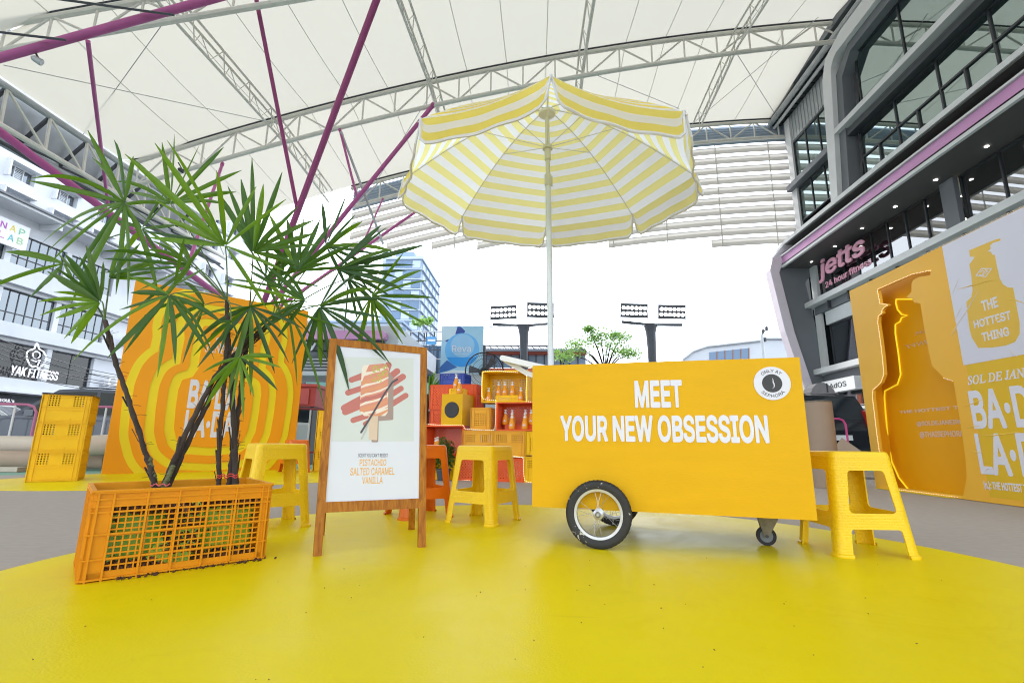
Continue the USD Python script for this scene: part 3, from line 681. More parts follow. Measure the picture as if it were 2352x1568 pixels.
    for k in range(4):
        mb = corner(k, 0, H-.085); mb.add(*S[k][3].mesh()); mb.add(*S[(k+1) % 4][2].mesh())
        R = S[k][4]; P = []                                   # turned-out foot
        for z, o in ((0, .007), (.012, .008), (.016, .0)):
            c = hw(z)-r; row = [(c-.022, -c-r-o, z)]+[(c+(r+o)*math.sin(t_), -c-(r+o)*math.cos(t_), z) for t_ in np.linspace(0, math.pi/2, 6)]+[(c+r+o, -c+.022, z)]
            P.append(row)
        P = A(P); s0 = P.shape; P = P.reshape(-1, 3); P[:, :2] = P[:, :2]@R.T; mb.grid(P.reshape(s0))
        obj('leg', mb, mat, t, 35)
    return t
def at_ground(x, y): p = gnd(x, y); return (p[0], p[1], .004)
sy = make_stool('yellow woven plastic stool right of the yellow cart, partly behind it', stool_yel, (1.50, 2.51, .004), .02)
dup(sy, (-.33, 3.16, .004), -.48+.02, 'yellow woven plastic stool between the signboard and the cart')
dup(sy, (-1.52, 2.83, .004), .76, 'yellow woven plastic stool behind the planter crate')
so = make_stool('orange plastic stool behind the wooden signboard', stool_or, (-.78, 3.32, .004), .62)
dup(so, (-3.68, 7.42, .004), .72, 'small far orange plastic stool right of the striped bottle board', scale=(1.06, 1.06, 1.06))

# ---------------------------------------------------------------- planter crate with two palms
crate_m = pm('orange_crate_plastic', (.72, .28, .004), .45, .07, 9, spec=.25)
g0, g1 = gnd(180, 1344), gnd(604, 1285)
CX_ = unit(g1-g0); CB = A([-CX_[1], CX_[0], 0]); CL, CD, CHh = float(np.linalg.norm(g1-g0)), .37, .297
pc = thing('planter_crate', 'orange mesh crate used as a planter for the two palms, front left', 'crate', (0, 0, 0))
def latt(fr, L, H, th=.006):
    """slatted side of a vegetable crate: corner plates, rim, grid of thin bars, raised ribs"""
    plate, grid_, rib = MB(), MB(), MB()
    for a0, a1 in ((0, .055), (L-.032, L)): plate.fbox(fr, a0, a1, .012, H-.05, -th, 0)
    plate.fbox(fr, 0, L, H-.05, H, -th, .001); plate.fbox(fr, .01, L-.01, .012, .032, -th, 0)
    n = max(6, int((L-.09)/.0205)); xs = np.linspace(.055, L-.032, n+1); zs = np.linspace(.032, H-.05, 12)
    for i, x in enumerate(xs): grid_.fbox(fr, x-.0022, x+.0022, .032, H-.05, -th, -.001)
    for z in zs: grid_.fbox(fr, .055, L-.032, z-.0025, z+.0025, -th+.0005, -.0015)
    nb = 5; rx = [.012, .055]+list(np.linspace(.055, L-.032, nb+1))[1:]+[L-.010]
    for x in rx: rib.fbox(fr, x-.003, x+.003, .0, H, .0, .009)
    for z in (.002, .012, .075, .155, .228, H-.05, H-.026, H-.004): rib.fbox(fr, 0, L, z-.003, z+.003, 0, .010 if z in (.012, H-.004) else .007)
    return plate, grid_, rib
def crate_side(fr, L, name):
    p, g, r_ = latt(fr, L, CHh)
    s = obj(name, p, crate_m, pc); obj('lattice', g, crate_m, s); obj('ribs', r_, crate_m, s)
crate_side(Fr(g0, CX_), CL, 'front_panel'); crate_side(Fr(g0+CB*CD+CX_*CL, -CX_), CL, 'back_panel')
crate_side(Fr(g0+CB*CD, -CB), CD, 'end_panel'); crate_side(Fr(g0+CX_*CL, CB), CD, 'end_panel')
PF = Fr(g0, CX_, CB)     # flat frame: a along the front, b to the back, d up
obj('floor', MB().fbox(PF, .01, CL-.01, .01, CD-.01, .008, .014), crate_m, pc)
rim = MB()
for a0, a1, b0, b1 in ((-.008, CL+.008, -.012, .004), (-.008, CL+.008, CD-.004, CD+.012), (-.008, .006, .004, CD-.004), (CL-.006, CL+.008, .004, CD-.004)): rim.fbox(PF, a0, a1, b0, b1, CHh-.001, CHh+.005)
obj('rim', rim, crate_m, pc)
chip_mats = [pm(f'bark_{i}', c, .9, .3, 30) for i, c in enumerate(((.16, .065, .03), (.09, .035, .018), (.24, .11, .05)))]
def chips(name, n, fn, lab, mats, size=(.012, .03), kind='stuff', parent=None):
    mb = MB()
    for _ in range(n):
        p = A(fn()); a, b, c = rng.uniform(*size), rng.uniform(size[0]*.5, size[1]*.6), rng.uniform(.003, .008)
        Rm = trimesh.transformations.random_rotation_matrix(rng.random(3))[:3, :3]
        v = A([(-a, -b*.7, -c), (a*.8, -b, -c), (a, b*.8, -c*.6), (-a*.9, b, -c), (-a*.8, -b*.6, c), (a*.7, -b*.8, c*1.3), (a*.9, b*.7, c), (-a, b*.7, c*.8)])/2
        mb.add(v@Rm.T+p, BOXF)
    return obj(name, mb, mats, parent, label=lab, cat=None if parent else 'bark chips', kind=kind)
def inbox():
    u, v = rng.random(2); z = .02+.17*rng.random()+.045*(1-abs(2*u-1))
    a = .03+(CL-.06)*u; b = .012+.03*rng.random() if rng.random() < .55 else .02+.33*v
    if b < .05 and .06 < z < .22 and (a < .22 or a > .33): z = .215+.03*rng.random() if rng.random() < .5 else .02+.03*rng.random()
    return PF.w(a, b, z)
chips('bark_chips', 900, inbox, 'brown bark chips filling the orange planter crate', chip_mats[0])
chips('dark_bark_chips', 700, inbox, 'darker bark chips between the green bags in the planter crate', chip_mats[1])
chips('spilled_chips', 60, lambda: PF.w(rng.uniform(.1, CL+.05), rng.uniform(-.035, .0), .008), 'crumbs of bark spilled along the foot of the planter crate', chip_mats[1], (.005, .014))
bag_m = pm('lime_bag', (.38, .62, .05), .55, .18, 7, .3, 25)
bag_d = pm('green_bag', (.22, .45, .05), .55, .18, 7, .3, 25)
def bag(cx, cy, r, h, m, lb, fl=.8):
    t = thing('grow_bag', lb, 'bag', PF.w(cx, cy, .016)); a = np.linspace(0, 2*math.pi, 25)
    P = []
    for k, z in enumerate(np.linspace(0, h, 7)):
        s = r*(.86+.14*math.sin(math.pi*z/h)); P.append([(s*(1+.05*math.sin(5*u+k))*math.cos(u), fl*s*(1+.05*math.cos(4*u-k))*math.sin(u), z+.006*math.sin(7*u)) for u in a])
    obj('bag_wall', MB().grid(P), m, t, True)
    q = [(0, 0, h-.035)]+[tuple(x) for x in P[-1][:-1]]; n = len(q)-1
    obj('soil', MB().add([(x, y, min(z, h-.03)) for x, y, z in q], [(0, 1+i, 1+(i+1) % n) for i in range(n)]), chip_mats[1], t)
bag(.135, .135, .118, .215, bag_d, 'dark lime grow bag at the left of the planter crate')
bag(.425, .145, .128, .250, bag_m, 'bright lime grow bag at the right of the planter crate')
fl = thing('bag_flap', 'lime plastic sheet lying slanted behind the crate lattice', 'sheet', (0, 0, 0))
obj('sheet', MB().add([PF.w(.17, .02, .05), PF.w(.30, .02, .02), PF.w(.34, .025, .12), PF.w(.22, .03, .15), PF.w(.26, .03, .20), PF.w(.30, .03, .215)], [(0, 1, 2), (0, 2, 3), (3, 2, 4), (4, 2, 5)]), bag_m, fl)

# palms: canes, petioles and fans of separate leaflets
def leafmat(name, c, th):
    return usdkit.material(stage, '/World/Looks/'+name, {'g': ('geometry', {}), 'n': ('noise_texture', {'scale': 14.0, 'detail': 3.0}), 'r': ('rgb_ramp', {'ramp': [(.25, tuple(x*.72 for x in c)), (.8, tuple(x*1.2 for x in c))]}),
        'p': ('principled_bsdf', {'roughness': .38, 'specular_ior_level': .4}), 't': ('translucent_bsdf', {'color': th}), 'm': ('mix_closure', {'fac': .38})},
        [('g.position', 'n.vector'), ('n.fac', 'r.fac'), ('r.color', 'p.base_color'), ('p.BSDF', 'm.closure1'), ('t.BSDF', 'm.closure2')], surface='m.closure')
leaf_ms = [leafmat('palm_leaf_0', (.055, .13, .012), (.22, .44, .015)), leafmat('palm_leaf_1', (.035, .10, .014), (.13, .30, .016)), leafmat('palm_leaf_2', (.10, .22, .016), (.34, .58, .02)), leafmat('palm_leaf_3', (.04, .10, .03), (.07, .16, .03)), leafmat('palm_leaf_pale', (.11, .20, .06), (.20, .34, .07))]
petiole_m = pm('palm_petiole', (.10, .16, .04), .5, .2, 9)
cane_m = pm('palm_cane', (.045, .032, .026), .9, .5, 35, .8, 90, stretch=(1, 1, .25))
cane_g = pm('green_cane', (.12, .13, .05), .7, .6, 40, stretch=(1, 1, 2.5))
fibre_m = pm('cane_fibre', (.06, .04, .028), .95, .4, 40)
def leaflet(hub, d, side, L, W, droop, m, par, fold=.28, n=7):
    d = unit(d); side = unit(side-d*(side@d)); nrm = np.cross(side, d)
    P = []
    for k in range(n+1):
        t = k/n; w = W*(.30+.70*min(1, t/.28))*(1 if t < .62 else max(.10, 1-((t-.62)/.38)**2.2))
        c = hub+d*(L*t)+A([0, 0, -1.])*(droop*L*t*t*(.6+.6*t)); tl = unit(side+A([0, 0, 0]))
        P.append([c-tl*w/2+nrm*fold*w*.5, c-tl*w*.24+nrm*fold*w*.18, c, c+tl*w*.24+nrm*fold*w*.18, c+tl*w/2+nrm*fold*w*.5])
    obj('leaflet', MB().grid(P), m, par, True)
def frond(par, hubpx, Y, crown, a0, a1, n, Lpx, mi=0, droop=.12, tilt=0.0, wid=.019, seed=0, pet=.0028):
    """a fan: hub seen at hubpx at distance Y, leaflets spread from angle a0 to a1 (degrees, counted from right, upwards)"""
    r2 = np.random.default_rng(seed+int(hubpx[0])*7+int(hubpx[1]))
    hub = ony(hubpx[0], hubpx[1], Y); sc = float((hub-CAM)@FW)/FOC
    am = math.radians((a0+a1)/2); out = unit(RT*math.cos(am)+UP*math.sin(am))
    cr = A(crown, float); u = np.linspace(0, 1, 8)[:, None]
    ctl = (cr+hub)/2+A([0, 0, .05])+(hub-cr)*.1
    pts = (1-u)**2*cr+2*u*(1-u)*ctl+u*u*hub
    fr_ = obj('frond', MB().path(pts, pet*1.3, 5, pet*.8), petiole_m, par)
    for i in range(n):
        a = math.radians(a0+(a1-a0)*(i+.5*(r2.random()-.5)*.9)/(max(1, n-1)))
        k = math.cos(a-am); f = tilt*k+r2.normal(0, .16)
        d = RT*math.cos(a)+UP*math.sin(a)+FW*f
        L = Lpx*sc*math.sqrt(1+f*f)*r2.uniform(.74, 1.12)*(1-.22*abs(2*i/(max(1, n-1))-1)**2)
        s = np.cross(d, FW+RT*r2.normal(0, .35)+UP*r2.normal(0, .35))
        leaflet(hub+unit(d)*.004, d, s, L, 1.12*wid*r2.uniform(.62, 1.2), max(0, droop*r2.choice([.2, .5, .9, 1.4, 2.2])), leaf_ms[mi] if r2.random() < .8 else leaf_ms[(mi+1) % 4], fr_)
def cane(par, pts, r0, r1, m=cane_m, fib=True, seed=1):
    r2 = np.random.default_rng(seed); P = A(pts); s = np.linspace(0, 1, len(P)); u = np.linspace(0, 1, 44)
    Q = np.stack([np.interp(u, s, P[:, k]) for k in range(3)], 1); Q[1:-1] = (Q[:-2]+Q[1:-1]*2+Q[2:])/4
    Q += r2.normal(0, .0012, Q.shape); rr = (r0+(r1-r0)*u)*(1+.10*np.sin(u*88)+r2.normal(0, .05, len(u)))
    c = obj('cane', MB().path(Q, rr, 9), m, par, 60)
    if fib:
        mb = MB()
        for _ in range(46):
            i = r2.integers(3, 42); d = unit(r2.normal(size=3)); d[2] = abs(d[2])*.7; L = r2.uniform(.012, .05)
            mb.path([Q[i]+unit(d)*r0*.6, Q[i]+d*L*.5+A([0, 0, .004]), Q[i]+d*L], .0009, 3)
        for _ in range(7):
            i = r2.integers(2, 36); d = unit(Q[i+3]-Q[i]); o = unit(np.cross(d, r2.normal(size=3)))
            mb.bar(Q[i]+o*r0*.95, Q[i]+o*(r0*1.2+.006)+d*r2.uniform(.04, .10), .009, .0022, up=o)
        obj('fibres', mb, fibre_m, c, kind='stuff')
YA, YB_ = 2.02, 2.12
c_ = lambda x, y, Y: ony(x, y, Y)
p1_ = thing('palm_plant', 'left lady palm in the planter crate with one bare leaning cane', 'palm', (0, 0, 0))
p2_ = thing('palm_plant', 'right lady palm in the planter crate with upright dark canes tied by a red string', 'palm', (0, 0, 0))
topA = c_(240, 735, 1.92)
cane(p1_, [c_(358, 1125, 1.98), c_(338, 1050, 1.97), c_(298, 925, 1.95), c_(263, 825, 1.93), topA], .0105, .009, seed=3)
cane(p1_, [c_(358, 1126, 1.985), c_(351, 1090, 1.98), c_(340, 1052, 1.972)], .0112, .0112, cane_g, False, seed=4)
topB = c_(625, 738, 2.2)
cane(p1_, [c_(372, 1125, 2.0), c_(420, 1010, 2.05), c_(490, 870, 2.12), c_(560, 790, 2.16), topB], .012, .009, seed=5)
cane(p1_, [c_(381, 1125, 2.02), c_(432, 1015, 2.08), c_(506, 868, 2.14), c_(575, 785, 2.18), c_(612, 752, 2.2)], .012, .009, seed=6)
cane(p1_, [c_(371, 1127, 1.995), c_(385, 1098, 1.998), c_(398, 1070, 2.01)], .0095, .0095, cane_g, False, seed=7)
topC, topD = c_(522, 690, 2.12), c_(573, 712, 2.2)
cane(p2_, [c_(503, 1120, 2.12), c_(503, 1040, 2.12), c_(513, 900, 2.12), c_(520, 800, 2.11), c_(525, 735, 2.12)], .010, .008, seed=8)
cane(p2_, [c_(541, 1120, 2.16), c_(539, 1000, 2.15), c_(531, 860, 2.13), c_(523, 770, 2.12), topC], .013, .009, seed=9)
cane(p2_, [c_(525, 1120, 2.17), c_(535, 1040, 2.17), c_(551, 920, 2.18), c_(562, 820, 2.19), topD], .012, .009, seed=10)
for s in (0, 1):
    obj('string_tie', MB().path([c_(498+50*k/10+2*math.sin(k), 1092+(3 if s else -2)+3*math.sin(k*1.7), 2.1+.002*s) for k in range(11)], .0026, 5), pm(f'red_string_{s}', (.55, .05, .04), .6), p2_)
obj('string_tie', MB().path([c_(345+45*k/10, 1113+3*math.sin(k*1.7), 1.96) for k in range(11)], .0026, 5), pm('pink_string', (.6, .10, .12), .6), p1_)
F = frond
F(p1_, (230, 693), 1.90, topA, 78, 150, 9, 140, 4, .04, -.3, .021)
F(p1_, (230, 693), 1.905, topA, 152, 238, 6, 115, 2, .12, -.2, .02, 5)
F(p1_, (251, 639), 1.98, topA, 2, 82, 7, 105, 0, .06, .3, .018)
F(p1_, (146, 605), 1.88, topA, 158, 232, 3, 150, 0, .10, -.2, .021)
F(p1_, (146, 605), 1.88, topA, 250, 300, 2, 75, 0, .1, -.2, .017, 3)
F(p2_, (286, 465), 1.93, topC, 78, 300, 14, 215, 0, .16, -.1, .020)
F(p2_, (391, 468), 2.05, topC, 4, 172, 12, 195, 0, .10, .25, .019)
F(p2_, (326, 524), 2.10, topC, -60, 230, 9, 105, 1, .1, .2, .017)
F(p2_, (517, 564), 1.98, topC, 82, 178, 9, 225, 2, .04, -.2, .022)
F(p2_, (517, 564), 1.985, topC, -62, 70, 4, 200, 2, .12, -.1, .021, 9)
F(p2_, (439, 611), 2.0, topC, 118, 232, 9, 155, 0, .12, -.2, .018)
F(p2_, (389, 677), 1.95, topC, 150, 345, 11, 165, 1, .16, -.35, .019)
F(p2_, (400, 655), 1.96, topC, 20, 60, 3, 150, 0, .12, -.3, .02, 2)
F(p2_, (531, 736), 2.05, topC, 185, 300, 5, 66, 1, .12, -.3, .014)
F(p2_, (581, 579), 2.15, topD, 55, 122, 7, 205, 1, .02, .1, .023)
F(p2_, (581, 579), 2.15, topD, -5, 52, 5, 160, 0, .08, .1, .021, 4)
F(p2_, (576, 704), 2.12, topD, 182, 342, 11, 165, 3, .14, -.25, .019)
F(p2_, (551, 820), 2.08, topD, 192, 372, 9, 115, 2, .12, -.3, .018)
F(p1_, (682, 622), 2.2, topB, 8, 136, 9, 165, 1, .02, .15, .021)
F(p1_, (749, 565), 2.3, topB, -62, 92, 9, 135, 3, .12, .2, .018)
F(p1_, (775, 618), 2.3, topB, -22, 52, 8, 185, 3, .06, .1, .021)
F(p1_, (853, 680), 2.35, topB, -125, 52, 12, 150, 0, .10, .15, .018)
F(p1_, (734, 704), 2.25, topB, -125, 62, 12, 165, 3, .14, -.1, .020)
F(p1_, (700, 690), 2.2, topB, 120, 235, 8, 150, 1, .12, -.2, .018)
F(p1_, (660, 712), 2.22, topB, -75, -20, 4, 190, 0, .14, -.2, .019)
F(p1_, (640, 660), 2.28, topB, 40, 170, 9, 140, 1, .05, .3, .018)
F(p1_, (800, 640), 2.4, topB, -100, 60, 9, 130, 3, .12, .3, .018)
F(p2_, (610, 640), 2.3, topD, -70, 110, 9, 140, 1, .10, .3, .018)
F(p2_, (470, 700), 2.15, topD, 120, 250, 6, 140, 1, .16, .2, .016)

# ---------------------------------------------------------------- wooden signboard
wood = usdkit.material(stage, '/World/Looks/oiled_wood', {'g': ('geometry', {}), 'mp': ('mapping', {'scale': (9, 9, .9)}), 'w': ('noise_texture', {'scale': 9.0, 'detail': 6.0, 'distortion': .6}),
    'r': ('rgb_ramp', {'ramp': [(.3, (.25, .080, .006)), (.5, (.38, .135, .010)), (.72, (.49, .20, .018))]}), 'p': ('principled_bsdf', {'roughness': .5, 'specular_ior_level': .25}), 'bm': ('bump', {'strength': .25, 'distance': .002})},
    [('g.position', 'mp.vector'), ('mp.vector', 'w.vector'), ('w.fac', 'r.fac'), ('r.color', 'p.base_color'), ('w.fac', 'bm.height'), ('bm.normal', 'p.normal')], surface='p.BSDF')
fl_, fr_ = gnd(719, 1280), gnd(978, 1258); bl_, br_ = gnd(737, 1230), gnd(945, 1217)
fl_[2] = fr_[2] = bl_[2] = br_[2] = .004
AX = unit(fr_-fl_); AW = float(np.linalg.norm(fr_-fl_))
up_dir = unit(A([-.10*AX[0], -.10*AX[1], 0])+A([-AX[1]*.145, AX[0]*.145, 1.0])+AX*.10)
SB = Fr(fl_, AX, up_dir-AX*(up_dir@AX))
TL, TR = SB.px(752, 782), SB.px(976, 792); AH = (TL[1]+TR[1])/2
sbd = thing('signboard', 'wooden A-frame signboard with an ice lolly poster standing on the yellow mat', 'signboard')
lw = .034
a0, a1 = 0.0, AW
obj('stile', MB().fbox(SB, a0, a0+lw, 0, AH, -.022, 0), wood, sbd); obj('stile', MB().fbox(SB, a1-lw, a1, 0, AH, -.022, 0), wood, sbd)
rb = SB.px(850, 1160)[1]
obj('rail', MB().fbox(SB, a0+lw, a1-lw, AH-.036, AH, -.0215, -.001), wood, sbd)
obj('rail', MB().fbox(SB, a0+lw, a1-lw, rb-.022, rb+.022, -.0215, -.001), wood, sbd)
tp = SB.w(0, AH-.02, -.03)
obj('rear_leg', MB().bar(bl_, SB.w(.035, AH-.02, -.045), .034, .022), wood, sbd); obj('rear_leg', MB().bar(br_, SB.w(AW-.035, AH-.02, -.045), .034, .022), wood, sbd)
mid_b = (bl_+br_)/2; tb = SB.w(AW/2, AH-.02, -.045)
obj('rear_rail', MB().bar(bl_+(SB.w(.035, AH-.02, -.045)-bl_)*.3, br_+(SB.w(AW-.035, AH-.02, -.045)-br_)*.3, .022, .034), wood, sbd)
poster = obj('poster', MB().fbox(SB, a0+lw-.003, a1-lw+.003, rb+.018, AH-.033, -.012, -.006), pm('poster_paper', (.66, .68, .76), .25, .02, 1, spec=.5), sbd)
pr = lambda x, y: tuple(SB.px(800+(x-0)/1, y))
def spx(pts, S_=2.6133): return [tuple(SB.px((750+x/S_)*.9408, (800+y/S_)*.9408)) for x, y in pts]   # from the enlarged view of the poster
prn = {k: pm('print_'+k, c, .35, .03, 4) for k, c in dict(square=(.60, .64, .62), salmon=(.50, .14, .105), salmon_lt=(.66, .25, .16), cream=(.80, .70, .58), amber=(.68, .28, .12), green=(.45, .47, .05), bean=(.06, .05, .055), stick=(.66, .50, .36), shade=(.34, .24, .20), ink=(.08, .09, .12), gold=(.76, .42, .08), pale_sh=(.48, .48, .46)).items()}
def pprint(nm, poly, k, lev): obj(nm, MB().ext(poly, SB, -.0058, -.0056+.00025*lev), prn[k], poster)
pprint('print_square', Polygon(spx([(188, 182), (680, 192), (682, 722), (158, 722)])), 'square', 1)
sm = unary_union([LineString(spx(l)).buffer(w) for l, w in (([(285, 330), (360, 300)], .014), ([(285, 330), (420, 290)], .013), ([(262, 412), (360, 380)], .014), ([(240, 510), (350, 450)], .017), ([(245, 535), (330, 500)], .015), ([(295, 588), (380, 560)], .013), ([(370, 610), (420, 580)], .010), ([(520, 235), (500, 290)], .016), ([(575, 275), (520, 320)], .016), ([(612, 310), (520, 370)], .016), ([(600, 385), (530, 430)], .014), ([(630, 430), (535, 490)], .014), ([(500, 260), (450, 300)], .016))])
pprint('print_smear', sm, 'salmon', 2)
pprint('print_shadow', Polygon(spx([(510, 270), (545, 320), (543, 578), (450, 585), (446, 720), (420, 720), (415, 580), (505, 555)])).buffer(.006), 'shade', 3)
pprint('print_stick', Polygon(spx([(398, 560), (448, 560), (442, 710), (400, 705)])).buffer(.004), 'stick', 4)
pop = Polygon(spx([(352, 260), (362, 240), (490, 228), (518, 255), (513, 535), (498, 558), (365, 558), (338, 530)])).buffer(-.006).buffer(.008)
pprint('print_lolly', pop, 'cream', 5)
pprint('print_caramel', Polygon(spx([(372, 300), (400, 238), (500, 228), (522, 300), (505, 420), (518, 500), (440, 530), (420, 560), (338, 520), (350, 430), (335, 400)])).buffer(-.008).buffer(.012).intersection(pop), 'salmon_lt', 5.5)
for i, (y, w, k) in enumerate(((268, 7, 'cream'), (312, 11, 'amber'), (342, 5, 'cream'), (372, 9, 'amber'), (402, 4, 'cream'), (425, 12, 'salmon'), (455, 5, 'cream'), (486, 9, 'amber'), (520, 6, 'cream'), (548, 8, 'amber'))):
    c3 = [(335, y+38), (375, y+16), (420, y+10), (470, y-8), (522, y-30)]; e3 = [(522, y-30+w*.5), (470, y-8+w*2.2), (420, y+10+w*1.2), (375, y+16+w*2.4), (335, y+38+w*.8)]
    pprint('print_swirl', Polygon(spx(c3+e3)).buffer(.002).intersection(pop), k, 6+.1*i)
r3 = random.Random(3); nuts = []
for _ in range(46):
    x, y = r3.gauss(468, 32), r3.gauss(285, 45)
    if 395 < x < 515 and 235 < y < 372: nuts.append(affinity.rotate(affinity.scale(Point(spx([(x, y)])[0]).buffer(.0042, 2), 1.3, .8), r3.uniform(0, 180)))
pprint('print_nuts', unary_union(nuts), 'green', 8)
pprint('print_pale_shadow', LineString(spx([(395, 590), (372, 660), (348, 705)])).buffer(.004), 'pale_sh', 4.5)
pprint('print_bean', LineString(spx([(345, 665), (420, 545), (500, 410), (545, 345), (575, 328)])).buffer(.0045), 'bean', 9)
def pw(nm, t, px0, px1, k, **kw):
    p0, p1 = spx([px0])[0], spx([px1])[0]
    obj(nm, words(MB(), SB, t, p0, p1, -.0058, -.0053, **kw), prn[k], poster)
pw('lettering', "SCENT YOU CAN'T RESIST", (326, 823), (516, 800), 'ink', bold=1)
pw('lettering', 'PISTACHIO', (335, 879), (507, 836), 'gold', bold=2)
pw('lettering', 'SALTED CARAMEL', (274, 940), (559, 889), 'gold', bold=2)
pw('lettering', 'VANILLA', (350, 994), (484, 948), 'gold', bold=2)
# ---------------------------------------------------------------- the yellow cart
cart_y = pm('cart_yellow_vinyl', (.72, .395, .002), .5, .04, 2.5, .16, 60, spec=.22, stretch=(1, 1, 5))
ZB = .17
L_, R_ = gnd(1222, 1163, ZB), gnd(1878, 1195, ZB)
KX = unit(R_-L_); KW = float(np.linalg.norm((R_-L_)[:2])); KF = Fr((L_[0], L_[1], 0), KX)
KT = KF.px(1840, 820)[1]
cart = thing('yellow_cart', 'yellow wheeled vending cart with white slogan and round sticker', 'cart')
obj('front_panel', MB().fbox(KF, 0, KW, ZB, KT, -.018, 0), cart_y, cart)
KD = .62
obj('side_panel', MB().fbox(KF, 0, .016, ZB+.004, KT-.012, -KD, -.0185), cart_y, cart); obj('side_panel', MB().fbox(KF, KW-.016, KW, ZB+.004, KT-.012, -KD, -.0185), cart_y, cart)
obj('back_panel', MB().fbox(KF, 0, KW, ZB+.004, KT-.012, -KD-.016, -KD), cart_y, cart)
obj('base', MB().fbox(KF, .02, KW-.02, ZB+.01, ZB+.035, -KD, -.019), steel_d, cart)
obj('counter', MB().fbox(KF, .005, KW-.005, KT-.04, KT-.013, -KD+.002, -.019), white_pl, cart)
cw = lambda t, a, b, **k: obj('lettering', words(MB(), KF, t, KF.px(*a), KF.px(*b), .0005, .0022, **k), white_p, cart)
def slogan(t, pl_, pr_, ptop, h=None, **k):
    a, b = KF.px(*pl_), KF.px(*pr_); tp_ = KF.px(*ptop)
    obj('lettering', words(MB(), KF, t, (a[0], (a[1]+b[1])/2), (b[0], tp_[1]), .0005, .0022, **k), white_p, cart)
slogan('MEET', (1459, 935), (1569, 937), (1514, 873), bold=5)
slogan('YOUR NEW OBSESSION', (1288, 1010), (1768, 1020), (1530, 954), bold=5)
sc_, sr = KF.px(1773, 880), abs(KF.px(1816, 880)[0]-KF.px(1731, 880)[0])/2
disc = Point(sc_).buffer(sr, 48)
stk = obj('sticker', MB().ext(disc, KF, .0005, .003), white_p, cart)
ink = pm('sticker_ink', (.045, .045, .05), .6)
dk = Point(sc_).buffer(sr*.545, 40)
flame = Polygon([(sc_[0]+.05*sr+x*sr, sc_[1]+y*sr) for x, y in ((-.03, .34), (.0, .2), (-.02, .05), (.03, -.1), (.02, -.22), (-.07, -.34), (.06, -.24), (.10, -.08), (.05, .08), (.04, .22))])
obj('emblem', MB().ext(dk.difference(flame), KF, .003, .0036), ink, stk)
def ring_words(t, r0, r1, top=True, span=1.6):
    sh = text_shape(t, span, .24, bold=1); mb = MB()
    out = []
    for g in getattr(sh, 'geoms', [sh]):
        def warp(c):
            q = []
            for x, y in A(c):
                ang = math.pi/2-(x-span/2) if top else -math.pi/2+(x-span/2)
                rr = r0+(r1-r0)*(y/.24 if top else 1-y/.24); q.append((sc_[0]+sr*rr*math.cos(ang), sc_[1]+sr*rr*math.sin(ang)))
            return q
        out.append(Polygon(warp(g.exterior.segmentize(.05).coords), [warp(h.segmentize(.05).coords) for h in g.interiors]).buffer(0))
    obj('sticker_lettering', mb.ext(unary_union(out), KF, .003, .0036), ink, stk)
ring_words('ONLY AT', .66, .84, True, 1.55); ring_words('SEPHORA', .66, .84, False, 1.75)
# wheels
alu = pm('aluminium', (.55, .55, .56), .35, .1, 20, metal=.7); chrome = pm('spoke_steel', (.45, .45, .46), .3, .1, metal=.8)
tyre_m = usdkit.material(stage, '/World/Looks/paint_flecked_tyre', {'g': ('geometry', {}), 'n': ('noise_texture', {'scale': 62.0, 'detail': 2.0}), 'n3': ('noise_texture', {'scale': 9.0, 'detail': 2.0}), 'ad': ('math', {'math_type': 'multiply'}), 'r': ('rgb_ramp', {'ramp': [(.0, (.017, .017, .019)), (.325, (.025, .025, .027)), (.36, (.5, .47, .4))]}), 'p': ('principled_bsdf', {'roughness': .65})},
    [('g.position', 'n.vector'), ('g.position', 'n3.vector'), ('n.fac', 'ad.value1'), ('n3.fac', 'ad.value2'), ('ad.value', 'r.fac'), ('r.color', 'p.base_color')], surface='p.BSDF')
WR = .1535
def wheel(s, d, par):
    c = KF.w(s, 0, d); c[2] = WR+.004; ax = KF.ez
    pr_ = [(WR-.040, -.016), (WR-.020, -.024), (WR-.006, -.018), (WR, -.007), (WR, .007), (WR-.006, .018), (WR-.020, .024), (WR-.040, .016), (WR-.043, 0), (WR-.040, -.016)]
    w = obj('wheel', MB().lathe(pr_, c, 48, ax), tyre_m, par, 50)
    tr = MB()
    for k in range(48):
        a = k/48*2*math.pi; x = unit(np.cross(ax, [0, 0, 1.])); y = np.cross(ax, x); e = x*math.cos(a)+y*math.sin(a); tg = -x*math.sin(a)+y*math.cos(a)
        for q_ in (-1, 1): tr.bar(c+e*(WR-.001)+ax*.003*q_, c+e*(WR-.006)+ax*.019*q_+tg*.006, .006, .004, up=e)
    obj('tread_blocks', tr, rubber, w)
    obj('rim', MB().lathe([(WR-.052, -.013), (WR-.038, -.015), (WR-.038, -.010), (WR-.046, -.006), (WR-.046, .006), (WR-.038, .010), (WR-.038, .015), (WR-.052, .013), (WR-.054, 0), (WR-.052, -.013)], c, 48, ax), alu, w, 40)
    obj('hub', MB().lathe([(.008, -.034), (.012, -.03), (.024, -.024), (.024, -.021), (.014, -.018), (.014, .018), (.024, .021), (.024, .024), (.014, .028), (.012, .034), (.006, .040)], c, 18, ax), chrome, w, 30)
    x = unit(np.cross(ax, [0, 0, 1.])); y = np.cross(ax, x)
    for k in range(16):
        sd = 1 if k % 2 else -1; a = k/16*2*math.pi; b = a+(.55 if (k//2) % 2 else -.55)
        obj('spoke', MB().tube(c+(x*math.cos(a)+y*math.sin(a))*.022+ax*.022*sd, c+(x*math.cos(b)+y*math.sin(b))*(WR-.052), .0011, n=5), chrome, w)
ws_ = KF.px(1375, 1190, .045)[0]
wheel(ws_, .045, cart); wheel(ws_+.02, -KD-.03, cart)
